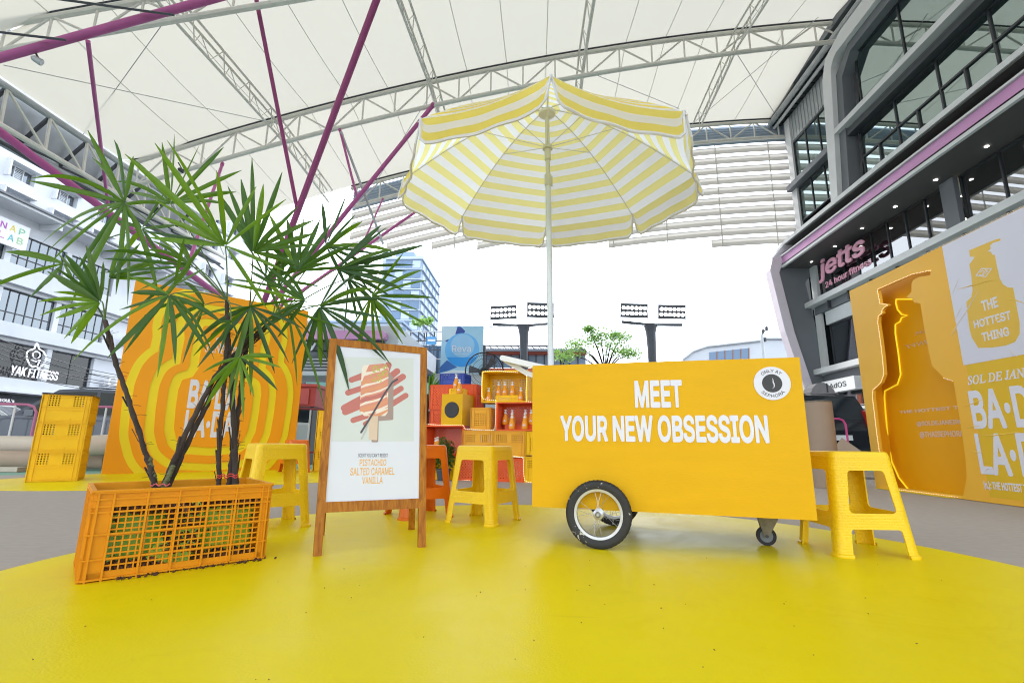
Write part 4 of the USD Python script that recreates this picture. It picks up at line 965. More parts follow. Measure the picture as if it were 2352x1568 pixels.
ax0 = KF.w(ws_, 0, .04); ax1 = KF.w(ws_, 0, -KD-.03); ax0[2] = ax1[2] = WR+.004
obj('axle', MB().tube(ax0, ax1, .008), steel_d, cart)
pc_ = gnd(1762, 1254); cs = float((pc_-KF.o)@KF.ex); cd = float((pc_-KF.o)@KF.ez)
rust_m = pm('worn_bracket', (.22, .19, .13), .6, .4, 25, metal=.3)
obj('caster_plate', MB().fbox(KF, cs-.10, cs+.07, ZB-.012-.015, ZB+.003, cd-.05, cd+.05), pm('plate_paint', (.42, .40, .34), .6, .3, 15), cart)
c = KF.w(cs, 0, cd); c[2] = .049
cst = obj('caster', MB().lathe([(.030, -.012), (.044, -.013), (.0445, -.008), (.0445, .008), (.044, .013), (.030, .012), (.028, 0), (.030, -.012)], c, 28, KF.ez), rubber, cart, 40)
obj('caster_disc', MB().lathe([(.030, -.010), (.031, .010)], c, 24, KF.ez), pm('grey_core', (.16, .18, .20), .5), cst)
FKP = Fr(KF.w(cs, 0, cd), KX)
fork = Polygon([(-.052+.02, .142), (.056, .142), (.056, .128), (.012, .052), (.008, .042), (-.010, .040), (-.014, .052), (-.030, .118)])
obj('fork', MB().ext(fork, FKP, .015, .018).ext(fork, FKP, -.018, -.015), rust_m, cst)
obj('bolt', MB().lathe([(.008, -.022), (.008, .022)], c, 8, KF.ez), steel_d, cst)
# things on the cart
hd = thing('folding_tray', 'white folded tray arms sticking out at the left end of the cart', 'tray', (0, 0, 0))
KB = Fr(KF.w(0, 0, -.25), KX)
def slab(mb, p, q, w, t_): mb.bar(p, q, t_, w, up=KF.ez); return mb
hp = lambda x, y, d: KF.w(*KF.px(x, y, d), d)
arm = MB()
sh1 = LineString([tuple(KB.px(x, y)) for x, y in ((1156, 823), (1250, 845))]).buffer(.016)
obj('upper_arm', MB().ext(sh1, KB, -.03, .02), white_pl, hd, 40)
sh2 = LineString([tuple(KB.px(x, y)) for x, y in ((1158, 826), (1206, 855), (1250, 868))]).buffer(.014)
obj('lower_arm', MB().ext(sh2, KB, -.16, -.035), white_pl, hd, 40)
rt = thing('red_tray', 'flat orange red tray on the cart top right of the parasol pole', 'tray', KF.w(KF.px(1375, 823)[0], KT-.012, -.3), math.atan2(KX[1], KX[0]))
obj('tray', MB().box(-.07, .07, -.1, .1, 0, .028), pm('orange_red_tray', (.75, .13, .03), .4), rt); obj('lip', MB().box(-.075, .075, -.105, .105, .028, .034), pm('orange_red_lip', (.8, .16, .04), .4), rt)
bk = thing('black_box', 'small black box on the cart top below the right floodlight', 'box', KF.w(KF.px(1543, 815)[0], KT-.012, -.3), math.atan2(KX[1], KX[0]))
obj('case', MB().box(-.04, .04, -.04, .04, 0, .038), black_m, bk); obj('lid', MB().box(-.043, .043, -.043, .043, .038, .044), black_m, bk)

# ---------------------------------------------------------------- the striped parasol
par = thing('parasol', 'yellow and white striped beach parasol over the cart', 'parasol')
PY = 2.62
pb = ony(1265, 825, PY); pt = ony(1256.5, 259, PY-.012); axis = unit(pt-pb)
par_y, par_w = (.86, .62, .01), (.88, .89, .97)
def stripes(name):
    return usdkit.material(stage, '/World/Looks/'+name, {'u': ('attribute', {'attribute': 'st'}), 's': ('separate_xyz', {}), 'a': ('math', {'math_type': 'multiply_add', 'value2': 10.5, 'value3': .48}), 'f': ('math', {'math_type': 'fraction'}), 'l': ('math', {'math_type': 'less_than', 'value2': .5}),
        'm1': ('mix', {'color1': par_w, 'color2': par_y}), 'm2': ('mix', {'color1': (.95, .97, 1.0), 'color2': (.96, .92, .40)}), 'd': ('diffuse_bsdf', {}), 't': ('translucent_bsdf', {}), 'x': ('mix_closure', {'fac': .84}), 'g': ('geometry', {}), 'n': ('noise_texture', {'scale': 9.0, 'detail': 3.0}), 'bm': ('bump', {'strength': .35, 'distance': .01})},
        [('u.vector', 's.vector'), ('s.y', 'a.value1'), ('a.value', 'f.value1'), ('f.value', 'l.value1'), ('l.value', 'm1.fac'), ('l.value', 'm2.fac'), ('m1.color', 'd.color'), ('m2.color', 't.color'), ('g.position', 'n.vector'), ('n.fac', 'bm.height'), ('bm.normal', 'd.normal'), ('d.BSDF', 'x.closure1'), ('t.BSDF', 'x.closure2')], surface='x.closure')
sm_ = stripes('striped_cloth'); trim_m = cloth('white_binding', (.80, .80, .82), (.75, .75, .78), .3)
tipspx = [(1266, 163), (1571, 246), (1597, 397), (1456, 487), (1258, 520), (1066, 500), (932, 420), (973, 283)]
# tips of an octagon round the pole: the tilt follows from the near and the far tip
RP, hub = .835, pt
n_, f_ = None, None
def solve_tip(px, Rr):
    d = ray(*px); best = None
    lo, hi = .2, 5.
    ts = np.linspace(.5, 4.6, 4000)/np.linalg.norm(d); P = CAM+d[None]*ts[:, None]
    v = P-hub; h = v@axis; rad = np.linalg.norm(v-h[:, None]*axis, axis=1)
    ok = np.where((h < .05) & (h > -.75))[0]; i = ok[np.argmin(abs(rad[ok]-Rr))]
    return P[i]
raw = [solve_tip(p, RP) for p in tipspx]
pn = np.mean(raw, axis=0); uu, ss, vv = np.linalg.svd(A(raw)-pn); nrm_ = vv[2]*(1 if vv[2][2] > 0 else -1)
tips = []
for p in tipspx:
    d = ray(*p); tips.append(CAM+d*(((pn-CAM)@nrm_)/(d@nrm_)))
tips = A(tips); cen = tips.mean(0); rad = np.linalg.norm(tips-cen, axis=1); rm = rad.mean()
e1 = unit((tips[0]-cen)-nrm_*((tips[0]-cen)@nrm_)); e2 = np.cross(nrm_, e1)
sgn = 1 if (tips[2]-cen)@e2 > 0 else -1
tips = A([cen+rm*(e1*math.cos(k*math.pi/4)+sgn*e2*math.sin(k*math.pi/4)) for k in range(8)])*.6+tips*.4
topp = hub+axis*.035
def rib_pt(k, t):
    p = topp+(tips[k]-topp)*t; return p+axis*(.085*4*t*(1-t)*(1-.25*t))
NV, NU = 22, 9
for k in range(8):
    k2 = (k+1) % 8; P, UVs = [], []
    for i in range(NV+1):
        t = i/NV; a, b = rib_pt(k, t), rib_pt(k2, t); row = []
        for j in range(NU+1):
            s = j/NU; q_ = a+(b-a)*s; bulge = 4*s*(1-s)
            q_ = q_-axis*(.018*bulge*t)+unit(cen-q_)*0.0 - unit(q_-cen-axis*((q_-cen)@axis)+1e-9)*(.028*bulge*t*t)
            row.append(q_); UVs.append((s, t))
        P.append(row)
    o = obj('canopy_panel', MB().grid(P), sm_, par, True, uv=UVs)
    # hanging flap with rounded corners and white binding
    bot = A(P[-1]); a, b = bot[0], bot[-1]; wv = .15; V, UVv = [], []
    lv = 7; ww = np.linspace(0, 1, 25)
    base_ = np.stack([np.interp(ww*(NU), np.arange(NU+1), bot[:, c]) for c in range(3)], 1)
    edge_ = []
    outv = A([unit((p-cen)-axis*((p-cen)@axis)) for p in base_])
    drop = wv*np.minimum(1, np.sqrt(np.clip(1-(np.clip(abs(ww-.5)-.41, 0, 1)/.088)**2, 0.0, 1)))
    for i in range(lv+1):
        u = i/lv; row = base_-axis*(drop*u)[:, None]+outv*(.035*u*(drop/wv))[:, None]+outv*(.006*np.sin(ww*19+k*2.1)*u)[:, None]
        V.append(row); UVv += [(x, 1+.16*u) for x in ww]
    fl2 = obj('valance', MB().grid(V), sm_, par, True, uv=UVv)
    obj('binding', MB().path(V[-1], .006, 5), trim_m, fl2)
rib_m = pm('white_rib', (.62, .62, .60), .35, .05)
run = hub-axis*.235
for k in range(8):
    r_ = obj('rib', MB().path([rib_pt(k, t)-axis*.012 for t in np.linspace(.02, 1.02, 14)], .0032, 6), rib_m, par, 40)
    obj('strut', MB().tube(run, rib_pt(k, .47)-axis*.014, .0024, n=6), rib_m, r_)
pole_m = pm('cream_pole', (.55, .55, .44), .4, .05); pole_w = pm('white_pole', (.62, .66, .70), .35, .05)
jn = pb+(pt-pb)*.70
obj('pole', MB().tube(pb-axis*.6, jn, .0165, n=16), pole_w, par, 40); obj('upper_pole', MB().tube(jn, pt+axis*.02, .0135, n=16), pole_m, par, 40)
obj('hub', MB().lathe([(.02, -.03), (.05, -.015), (.052, .0), (.03, .012)], hub, 20, axis), rib_m, par, 40)
obj('runner', MB().lathe([(.017, -.085), (.019, -.08), (.019, -.015), (.03, -.012), (.03, .008), (.02, .012)], run, 18, axis), pole_m, par, 40)
obj('joint_clamp', MB().lathe([(.019, -.05), (.021, -.045), (.021, .02), (.018, .022)], jn+axis*.02, 16, axis).bar(jn+RT*.02-axis*.03, jn+RT*.02+axis*.03, .012), pole_m, par, 40)
obj('finial', MB().lathe([(.012, .0), (.014, .02), (.004, .04)], topp, 10, axis), rib_m, par, 40)
# ---------------------------------------------------------------- striped bottle board on the left
ob_m = pm('board_orange', (.86, .34, .003), .45, .04, 1.2, spec=.25); oy_m = pm('board_yellow', (.82, .65, .004), .45, .04, 1.2, spec=.35)
BF = Fr((P0[0], P0[1], .004), P1-P0); BW = float(np.linalg.norm(P1-P0))
BH = BF.px(319, 645)[1]
bb = thing('bottle_board', 'large orange board with raised yellow bottle outlines behind the palms', 'backdrop')
obj('panel', MB().fbox(BF, 0, BW, 0, BH, -.12, 0), ob_m, bb)
zp = lambda x, y: tuple(BF.px((240+x/3.1366)*.9408, (680+y/3.1366)*.9408))
# right half of the nested outlines follows by symmetry about the board's middle
bl = [zp(*p) for p in ((795, 360), (800, 470), (775, 600), (765, 690), (720, 755), (640, 775), (612, 850), (590, 1000), (578, 1150), (600, 1240), (640, 1275))]
axis_s = zp(905, 900)[0]
def bottle_poly(L): return Polygon(list(L)+[(2*axis_s-x, z) for x, z in L[::-1]])
core = bottle_poly([(max(0, x), z) for x, z in bl]+[(axis_s, bl[-1][1]-.03)]).buffer(-.05).buffer(.05)
bd_rect = sbox(.0, .0, BW, BH)
# widths of the bands, from the words outwards: yellow, orange, yellow, orange, yellow
bands = [(.0, .12, 'y'), (.12, .235, 'o'), (.235, .345, 'y'), (.345, .52, 'o'), (.52, .62, 'y')]
lev = .008
for a_, b_, k in bands[::-1]:
    ringp = core.buffer(b_, 12).difference(core.buffer(a_, 12)).intersection(bd_rect)
    h = {'y': .012, 'o': .020}[k]*(1.7-a_)
    
    for g in getattr(ringp, 'geoms', [ringp]):
        if g.area > .002: obj('raised_band', MB().ext(g, BF, .0005, h), oy_m if k == 'y' else ob_m, bb)
obj('raised_core', MB().ext(core.intersection(bd_rect), BF, .0005, .045), ob_m, bb)
def bw(t, a, b, **k):
    p, q = zp(*a), zp(*b); obj('lettering', words(MB(), BF, t, p, q, .0455, .049, **k), white_p, bb)
bw('BA·DA', (672, 992), (1075, 800), bold=5); bw('LA·DA', (640, 1212), (1050, 1022), bold=5)
bw('SOL', (888, 502), (1000, 466), serif='italic'); bw('DE', (925, 522), (955, 510), serif='bold'); bw('JANEIRO', (812, 562), (1085, 522), serif='italic')
def led_path(name, pts, lb, step=.028, r=.0048, par=None, m=None, tube=None):
    P = A(pts); seg = np.linalg.norm(np.diff(P, axis=0), axis=1); s = np.r_[0, np.cumsum(seg)]; n = max(2, int(s[-1]/step)); u = np.linspace(0, s[-1], n)
    Q = np.stack([np.interp(u, s, P[:, k]) for k in range(3)], 1)
    t = thing(name, lb, 'light string') if par is None else par
    step, r = step*1.75, r*.6
    ico = trimesh.creation.icosphere(subdivisions=0, radius=r); mb = MB()
    for q in Q: mb.add(ico.vertices+q, ico.faces)
    obj('bulbs', mb, m or lamp_warm, t, kind='stuff'); obj('wire', MB().path(P, tube or .002, 4), m if tube else white_pl, t)
    return t

# ---------------------------------------------------------------- bottle display on the right
DX = float(gnd(2012, 1120)[0])
DF = Fr((DX, 0, .004), (0, -1, 0)); DI = Fr((DX+.22, 0, .004), (0, -1, 0))
z4 = lambda x, y: ((2080+x/2.3048)*.9408, (580+y/2.3048)*.9408)
dp = lambda x, y: tuple(DF.px(*z4(x, y))); di = lambda x, y: tuple(DI.px(*z4(x, y)))
ds0, dst = DF.px(2012, 1120)[0], DF.px(1958, 665)[1]
seam = DF.px(2270, 1155)[0]
gold_m = pm('display_gold', (.84, .46, .04), .4, .04, 1.2, spec=.4); inner_m = pm('display_inner', (.80, .37, .004), .45, .04, 1.2, spec=.3)
dsp = thing('bottle_display', 'tall yellow display wall with a lit bottle cut-out on the right', 'display')
cut = Polygon([dp(*p) for p in ((443, 185), (410, 188), (345, 205), (250, 245), (145, 292), (152, 330), (160, 370), (196, 373), (203, 382), (185, 392), (170, 412), (172, 425), (150, 442), (148, 480), (160, 560), (175, 680), (182, 770), (165, 815), (120, 858), (118, 900), (128, 980), (142, 1100), (160, 1225), (180, 1330), (220, 1385), (262, 1418))]
              + [(DF.px(*z4(262, 1418))[0], .03)]+[(DF.px(*z4(628, 1462))[0], .03)]+[dp(*p) for p in ((628, 1440), (645, 1350), (640, 1250), (610, 1040), (590, 920), (570, 805), (520, 790), (450, 720), (430, 630), (405, 500), (385, 370), (350, 365), (340, 345), (305, 335), (335, 305), (335, 260), (345, 238), (380, 220), (440, 212))])
cut = cut.buffer(0)
dz = 2.44; SE = seam+2.3
front = sbox(ds0, 0, seam, dst+.0).difference(cut)
obj('front_panel', MB().ext(front, DF, -.035, 0), gold_m, dsp)
obj('poster_panel', MB().fbox(DF, seam, SE, 0, dst, -.035, -.0005), gold_m, dsp)
inner = sbox(ds0+.03, 0, seam+.6, 2.02)
it = di(150, 290)[1]
obj('inner_panel', MB().fbox(DI, ds0, seam+.9, 0, it, -.03, 0), inner_m, dsp)
obj('side_wall', MB().fbox(DF, ds0, ds0+.03, 0, it, -.219, -.036), inner_m, dsp)
obj('base_sheet', MB().fbox(DF, ds0+.031, seam+.4, .006, .012, -.218, -.036), yel_floor, dsp)
ipts = [di(*p) for p in ((345, 347), (255, 347), (252, 365), (262, 405), (285, 432), (318, 438), (285, 450), (277, 472), (250, 488), (250, 540), (268, 660), (280, 770), (262, 825), (190, 862), (188, 900), (196, 1000), (210, 1150), (230, 1260), (270, 1350), (322, 1415))]
neon_m = pm('neon_yellow', (.85, .70, .01), .4, .02, emit=(1, .8, .03), lit=.22)
obj('neon_outline', MB().path([DI.w(a_, b_, .012) for a_, b_ in ipts], .009, 6), neon_m, dsp)
iw = lambda t, a, b, **k: obj('lettering', words(MB(), DI, t, di(*a), di(*b), .001, .004, **k), pm(f'faded_print_{len(t)}', (.72, .50, .36), .5), dsp)
iw('SOL', (356, 548), (450, 506), serif='italic'); iw('JANEIRO', (300, 606), (560, 562), serif='italic')
iw('THE HOTTEST THING', (270, 990), (740, 932), bold=4); iw('@SOLDEJANEIRO', (368, 1058), (625, 1020), bold=3); iw('@THAISEPHORA', (385, 1122), (628, 1084), bold=3)
edge_pts = [DF.w(a_, b_, -.012) for a_, b_ in list(cut.exterior.coords)]
lft = [DF.w(*dp(*p), .006) for p in ((443, 185), (345, 205), (250, 245), (145, 292), (152, 330), (160, 370), (196, 373), (203, 382), (185, 392), (170, 412), (172, 425), (150, 442), (148, 480), (160, 560), (175, 680), (182, 770), (165, 815), (120, 858), (118, 900), (128, 980), (142, 1100), (160, 1225), (180, 1330), (220, 1385), (262, 1418))]
led_path('light_string', lft, 'string of warm bulbs along the bottle cut-out of the display', .020, .0048)
led_path('light_string', [DF.w(*dp(*p), .008) for p in ((520, 790), (570, 805))]+[DF.w(DF.px(*z4(262, 1418))[0]+k*.25, .012, .01) for k in range(0)], 'short string of bulbs on the right shoulder of the bottle cut-out', .03, .0045)
led_path('light_string', [DF.w(s_, .012, .008) for s_ in np.linspace(DF.px(*z4(250, 1420))[0], DF.px(*z4(600, 1470))[0], 6)], 'string of bulbs along the foot of the bottle display', .03, .0045)
led_path('light_string', [DF.w(s_, dst+.012, -.01) for s_ in np.linspace(seam-.3, SE, 6)], 'string of bulbs along the top edge of the display wall', .05, .004)
# poster pasted on the near half
psh = obj('white_poster', MB().fbox(DF, seam+.002, SE, dp(590, 725)[1], dst-.004, 0, .0015), pm('poster_white', (.66, .67, .78), .3, .03, 1), dsp)
obj('yellow_poster', MB().fbox(DF, seam+.03, SE, .05, dp(590, 725)[1]-.003, 0, .0012), pm('poster_yellow', (.74, .47, .015), .3, .04, 1.5), dsp)
print_y = pm('print_bottle', (.74, .47, .04), .3, .03)
pbt = Polygon([dp(*p) for p in ((836, 4), (800, 14), (660, 72), (665, 108), (690, 108), (685, 120), (668, 142), (662, 150), (672, 210), (680, 300), (672, 335), (645, 362), (650, 420), (662, 510), (675, 560), (712, 620), (790, 618), (870, 606), (920, 585), (945, 540), (945, 480), (930, 400), (908, 282), (878, 280), (850, 262), (832, 230), (815, 150), (805, 98), (790, 95), (780, 78), (764, 78), (782, 62), (778, 45), (795, 28), (836, 18))]).buffer(0)
obj('printed_bottle', MB().ext(pbt, DF, .0016, .0024), print_y, psh)
dia = Polygon([dp(*p) for p in ((696, 215), (728, 172), (792, 172), (755, 222))]); dia2 = dia.difference(dia.buffer(-.008))
swl = unary_union([LineString([dp(*p) for p in l]).buffer(.0035) for l in (((722, 195), (735, 185), (748, 192), (738, 202)), ((752, 184), (765, 186), (752, 200), (740, 210)), ((718, 208), (730, 212), (742, 206)))])
obj('printed_emblem', MB().ext(unary_union([dia2, swl]), DF, .0025, .0032), white_p, psh)
pwp = lambda t, a, b, **k: obj('lettering', words(MB(), DF, t, dp(*a), dp(*b), .0025, .0034, **k), white_p, psh)
pwp('THE', (738, 415), (815, 330), bold=4); pwp('HOTTEST', (692, 512), (890, 410), bold=4); pwp('THING', (738, 585), (880, 500), bold=4)
pw2 = lambda t, a, b, **k: obj('lettering', words(MB(), DF, t, dp(*a), dp(*b), .0013, .003, **k), white_p, dsp)

def wide(t, a, b, ratio): p, q = dp(*a), dp(*b); return p, (p[0]+(q[1]-p[1])*ratio, q[1])
p, q_ = wide('', (655, 828), (650, 781), 10.0); obj('lettering', words(MB(), DF, 'SOL DE JANEIRO', p, q_, .0013, .003, serif='italic', bold=2), white_p, dsp)
for t, a, b, rt_ in (('BA·DA', (690, 1075), (668, 862), 2.15), ('LA·DA', (728, 1328), (702, 1103), 2.05), ('(n.): THE HOTTEST THING', (748, 1410), (745, 1368), 7.5)):
    p, q_ = wide(t, a, b, rt_); obj('lettering', words(MB(), DF, t, p, q_, .0013, .003, bold=4 if rt_ < 3 else 3), white_p, dsp)
wrk = pm('paper_crease', (.70, .66, .62), .25, .05); wry = pm('paper_crease_yellow', (.78, .52, .06), .25, .05)
for i, (l, m_) in enumerate(((((560, 552), (600, 480), (660, 390), (712, 300)), wrk), (((590, 292), (680, 268), (780, 240), (850, 246)), wry), (((625, 952), (690, 930), (745, 905)), wry), (((645, 1070), (680, 1062), (735, 1060)), wry), (((705, 1110), (800, 1112), (900, 1100), (985, 1085)), wry), (((860, 340), (920, 352), (985, 372)), wry), (((665, 1195), (700, 1208), (740, 1208)), wry), (((565, 320), (585, 270), (605, 225)), wrk), (((580, 470), (600, 420), (620, 385)), wrk), (((880, 620), (905, 650), (935, 672)), wrk), (((820, 560), (828, 520), (815, 470), (850, 420)), wry), (((742, 1318), (765, 1298), (785, 1300)), wrk))):
    P = [DF.w(*dp(*p), .0015) for p in l]
    obj('paper_crease', MB().path(P, [.001]+[.0055]*(len(P)-2)+[.001], 6), m_, dsp, True)

# ---------------------------------------------------------------- crates: a stack of three at the left, a wall of crates in the middle
yc_m = pm('yellow_crate_plastic', (.86, .50, .004), .45, .05, 6, spec=.25); oc_m = pm('amber_crate_plastic', (.78, .36, .006), .4, .05, 6, spec=.4); rc_m = pm('red_crate_plastic', (.78, .10, .008), .38, .05, 6, spec=.4)
def panel_poly(L, H, cols, rows, hs, gap, z0, diag=False, split=1):
    """side of a crate with a block of square holes"""
    p = sbox(0, 0, L, H); hol = []
    for sct in range(split):
        xs0 = L/split*sct; wblk = cols*(hs+gap)-gap; x_ = xs0+(L/split-wblk)/2
        for i in range(cols):
            for j in range(rows):
                a_, b_ = x_+i*(hs+gap), z0+j*(hs+gap)
                if diag:
                    if (i+j) % 2: continue
                    hol.append(Polygon([(a_+hs/2, b_-hs*.2), (a_+hs*1.2, b_+hs/2), (a_+hs/2, b_+hs*1.2), (a_-hs*.2, b_+hs/2)]))
                else: hol.append(sbox(a_, b_, a_+hs, b_+hs))
    return p.difference(unary_union(hol))
def build_crate(name, label, mat, L, D, H, kind, loc=(0, 0, 0), rz=0.0, face='up', group=None):
    """face 'up': opening at the top; 'front': lying on its side, opening to the front. Origin: middle of the front lower edge"""
    t = thing(name, label, 'crate', loc, rz, group); th = .012
    if face == 'up':
        fr_s = [(Fr((-L/2, 0, 0), (1, 0, 0)), L, H, 'front_panel'), (Fr((L/2, D, 0), (-1, 0, 0)), L, H, 'back_panel'), (Fr((-L/2, D, 0), (0, -1, 0)), D, H, 'end_panel'), (Fr((L/2, 0, 0), (0, 1, 0)), D, H, 'end_panel')]
        obj('floor', MB().box(-L/2+.01, L/2-.01, .01, D-.01, .01, .02), mat, t)
    else:
        fr_s = [(Fr((L/2, D, 0), (-1, 0, 0)), L, H, 'crate_floor'), (Fr((-L/2, D, 0), (0, -1, 0)), D, H, 'side_panel'), (Fr((L/2, 0, 0), (0, 1, 0)), D, H, 'side_panel'), (Fr((-L/2, D, 0), (1, 0, 0), (0, -1, 0)), L, D, 'lower_panel'), (Fr((-L/2, 0, H), (1, 0, 0), (0, 1, 0)), L, D, 'upper_panel')]
    for fr2, l, h, nm in fr_s:
        if kind == 'slot': pp = panel_poly(l, h, max(3, int(l/.045/2)), 5, .013, .012, h*.60, split=2) if nm in ('front_panel', 'back_panel') else sbox(0, 0, l, h)
        elif kind == 'grid': pp = panel_poly(l, h, int((l-.09)/.024), max(3, int((h-.10)/.024)), .013, .011, .05)
        elif kind == 'half': pp = panel_poly(l, h, max(3, int((l/2-.05)/.026)), 4, .015, .011, h*.55, split=2)
        else: pp = panel_poly(l, h, int((l-.06)/.020), int((h-.06)/.020), .013, .007, .035, diag=True)
        o = obj(nm, MB().ext(pp, fr2, -th, 0), mat, t)
        rb = MB()
        for z in ((.0, .012, .028, h*.46, h*.56, h-.03, h-.012, h-.001) if nm in ('front_panel', 'back_panel', 'end_panel') else (.004, h-.004)): rb.fbox(fr2, -.004, l+.004, z-.002, z+.002, 0, .006)
        for x in ((.0, .045, l-.045, l) if nm != 'end_panel' else np.linspace(0, l, 9)): rb.fbox(fr2, x-.002, x+.002, 0, h, 0, .007)
        if nm == 'front_panel' and kind in ('slot', 'half'): rb.fbox(fr2, l*.36, l*.64, h*.10, h*.18, 0, .005)
        obj('ribs', rb, mat, o)
    return t
s0, s1_ = gnd(57, 1108), gnd(175, 1105); sd = unit(s1_-s0); SL = float(np.linalg.norm(s1_-s0)); srz = math.atan2(sd[1], sd[0]); sm_p = (s0+s1_)/2
lbs = ['bottom yellow crate of the stack of three left of the bottle board', 'middle yellow crate of the stack of three at the left', 'top yellow crate of the stack of three at the left, under a black lid']
cr0 = build_crate('stacking_crate', lbs[0], yc_m, SL*1.0, .52, .312, 'slot', (sm_p[0], sm_p[1], .002), srz)
for k in (1, 2): dup(cr0, (sm_p[0], sm_p[1], .002+.316*k), srz+(.012 if k == 1 else -.015), lbs[k])
ld = thing('flat_board', 'thin black board lying on top of the left crate stack', 'board', (sm_p[0], sm_p[1], .002+.316*3), srz-.015)
obj('plate', MB().box(-SL/2-.01, SL/2+.01, -.01, .53, 0, .012), black_m, ld); obj('rim', MB().box(-SL/2-.014, SL/2+.014, -.014, .534, -.004, -.0005), black_m, ld)
g2 = gnd(722, 1083)
for k, l in enumerate(('bottom', 'middle', 'top')):
    dup(cr0, (g2[0]+.17, g2[1]+.05, .002+.316*k), .2, f'{l} yellow crate of the narrow stack seen left of the wooden signboard')
# the crate wall
cw0, cw1 = gnd(980, 1100), gnd(1220, 1108)
WF = Fr((cw0[0], cw0[1], .002), cw1-cw0); wrz = math.atan2(WF.ex[1], WF.ex[0])
z5 = lambda x, y: ((1030+x/5.0586)*.9408, (880+y/5.0586)*.9408)
wp = lambda x, y, d=0.: WF.px(*z5(x, y), d)
def in_wall(name, label, mat, x0, y0, x1, y1, D, kind, face, d=0.0, zmin=None):
    a_, b_ = wp(x0, y0, d), wp(x1, y1, d); z0 = max(0.0, min(a_[1], b_[1])) if zmin is None else zmin; H = max(a_[1], b_[1])-z0; L = b_[0]-a_[0]
    p = WF.w((a_[0]+b_[0])/2, z0, d)
    return build_crate(name, label, mat, L-.004, D, H-.003, kind, p, wrz, face), (a_[0], b_[0], z0, z0+H)
boxes = {}
def W(key, *a, **k): boxes[key] = in_wall(*a, **k)[1]
W('redL', 'display_crate', 'open red lattice crate at the left of the crate wall, holding two bottles', rc_m, 20, 800, 505, 1195, .33, 'diag', 'front')
W('yelTop', 'display_crate', 'open yellow crate at the top of the crate wall, holding five bottles', yc_m, 745, 132, 1300, 508, .30, 'grid', 'front')
W('redR', 'display_crate', 'open red lattice crate below the top yellow crate, beside the cart', rc_m, 922, 512, 1500, 862, .30, 'diag', 'front')
W('mid1', 'wall_crate', 'amber crate left of two side by side in the middle of the crate wall', oc_m, 500, 858, 880, 1188, .34, 'half', 'up')
W('mid2', 'wall_crate', 'amber crate right of two side by side in the middle of the crate wall', oc_m, 884, 864, 1276, 1190, .34, 'half', 'up')
W('mid3', 'wall_crate', 'yellow crate at the right end of the middle row, half hidden by the cart', yc_m, 1282, 872, 1660, 1170, .34, 'grid', 'up')
W('bot1', 'wall_crate', 'yellow crate at the lower left of the crate wall behind the green plant', yc_m, 60, 1198, 425, 1490, .34, 'half', 'up', zmin=0)
W('bot2', 'wall_crate', 'red lattice crate on the ground under the left amber crate', rc_m, 428, 1195, 745, 1490, .34, 'diag', 'up', zmin=0)
W('bot3', 'wall_crate', 'red lattice crate on the ground under the right amber crate', rc_m, 748, 1195, 1262, 1490, .34, 'diag', 'up', zmin=0)
W('bot4', 'wall_crate', 'yellow crate on the ground beside the cart, edged with bulbs', yc_m, 1266, 1180, 1640, 1500, .34, 'half', 'up', zmin=0)
W('amb', 'wall_crate', 'amber grid crate on the middle row right of the yellow speaker box', oc_m, 608, 578, 840, 848, .30, 'grid', 'up', d=-.03)
W('org', 'wall_crate', 'orange red lattice crate behind the yellow speaker box', rc_m, 105, 298, 672, 600, .30, 'diag', 'up', d=-.36)
W('blu', 'wall_crate', 'blue crate standing behind the orange red crate', pm('blue_crate_plastic', (.02, .055, .36), .4, .06), 225, 160, 520, 305, .3, 'half', 'up', d=-.9)
# orange pillar-like support under the orange crate (the wall is two crates deep)
W('rear1', 'wall_crate', 'red crate of the rear row under the orange red crate', rc_m, 105, 604, 672, 800, .30, 'diag', 'up', d=-.37)
for nm, key, dd in (('blue', 'blu', -.9),):
    a0_, a1_, z0_, z1_ = boxes[key]
    st = thing('crate_stand', 'dark stand under the blue crate behind the crate wall', 'stand', WF.w((a0_+a1_)/2, 0, dd-.15), wrz)
    for sx in (-.18, .18): obj('post', MB().box(sx-.02, sx+.02, -.1, .1, 0, z0_-.03), steel_d, st)
    obj('top_board', MB().box(-.25, .25, -.14, .14, z0_-.03, z0_), steel_d, st)
# speaker box
a_, b_ = wp(228, 782), wp(512, 392); w_ = b_[0]-a_[0]; spk = thing('speaker_box', 'yellow box with a round black speaker on the crate wall', 'speaker', WF.w((a_[0]+b_[0])/2, boxes['redL'][3]+.002, .0), wrz-.10)
hs_ = b_[1]-a_[1]
obj('cabinet', MB().box(-w_/2, w_/2, 0, .34, 0, hs_), cart_y, spk)
obj('speaker_cone', MB().lathe([(w_*.33, -.002), (w_*.33, .004), (w_*.30, .006), (w_*.1, .003)], (0, 0, hs_*.49), 32, (0, -1, 0)), black_m, spk, 40)
obj('speaker_ring', MB().lathe([(w_*.345, -.001), (w_*.345, .003), (w_*.33, .003), (w_*.33, -.001), (w_*.345, -.001)], (0, 0, hs_*.49), 32, (0, -1, 0)), rubber, spk)
sb_ = thing('small_basket', 'small yellow basket on top of the speaker box', 'basket', WF.w(wp(405, 385)[0], boxes['redL'][3]+.002+hs_, -.06), wrz)
bm_ = MB(); pp = panel_poly(.21, .075, 7, 2, .012, .012, .03)
obj('front_panel', MB().ext(pp, Fr((-.105, 0, 0), (1, 0, 0)), -.006, 0), yc_m, sb_); obj('back_panel', MB().ext(pp, Fr((-.105, .14, 0), (1, 0, 0)), -.006, 0), yc_m, sb_)
obj('end_panel', MB().box(-.105, -.099, .001, .133, 0, .075), yc_m, sb_); obj('end_panel', MB().box(.099, .105, .001, .133, 0, .075), yc_m, sb_); obj('floor', MB().box(-.099, .099, .001, .133, 0, .006), yc_m, sb_)
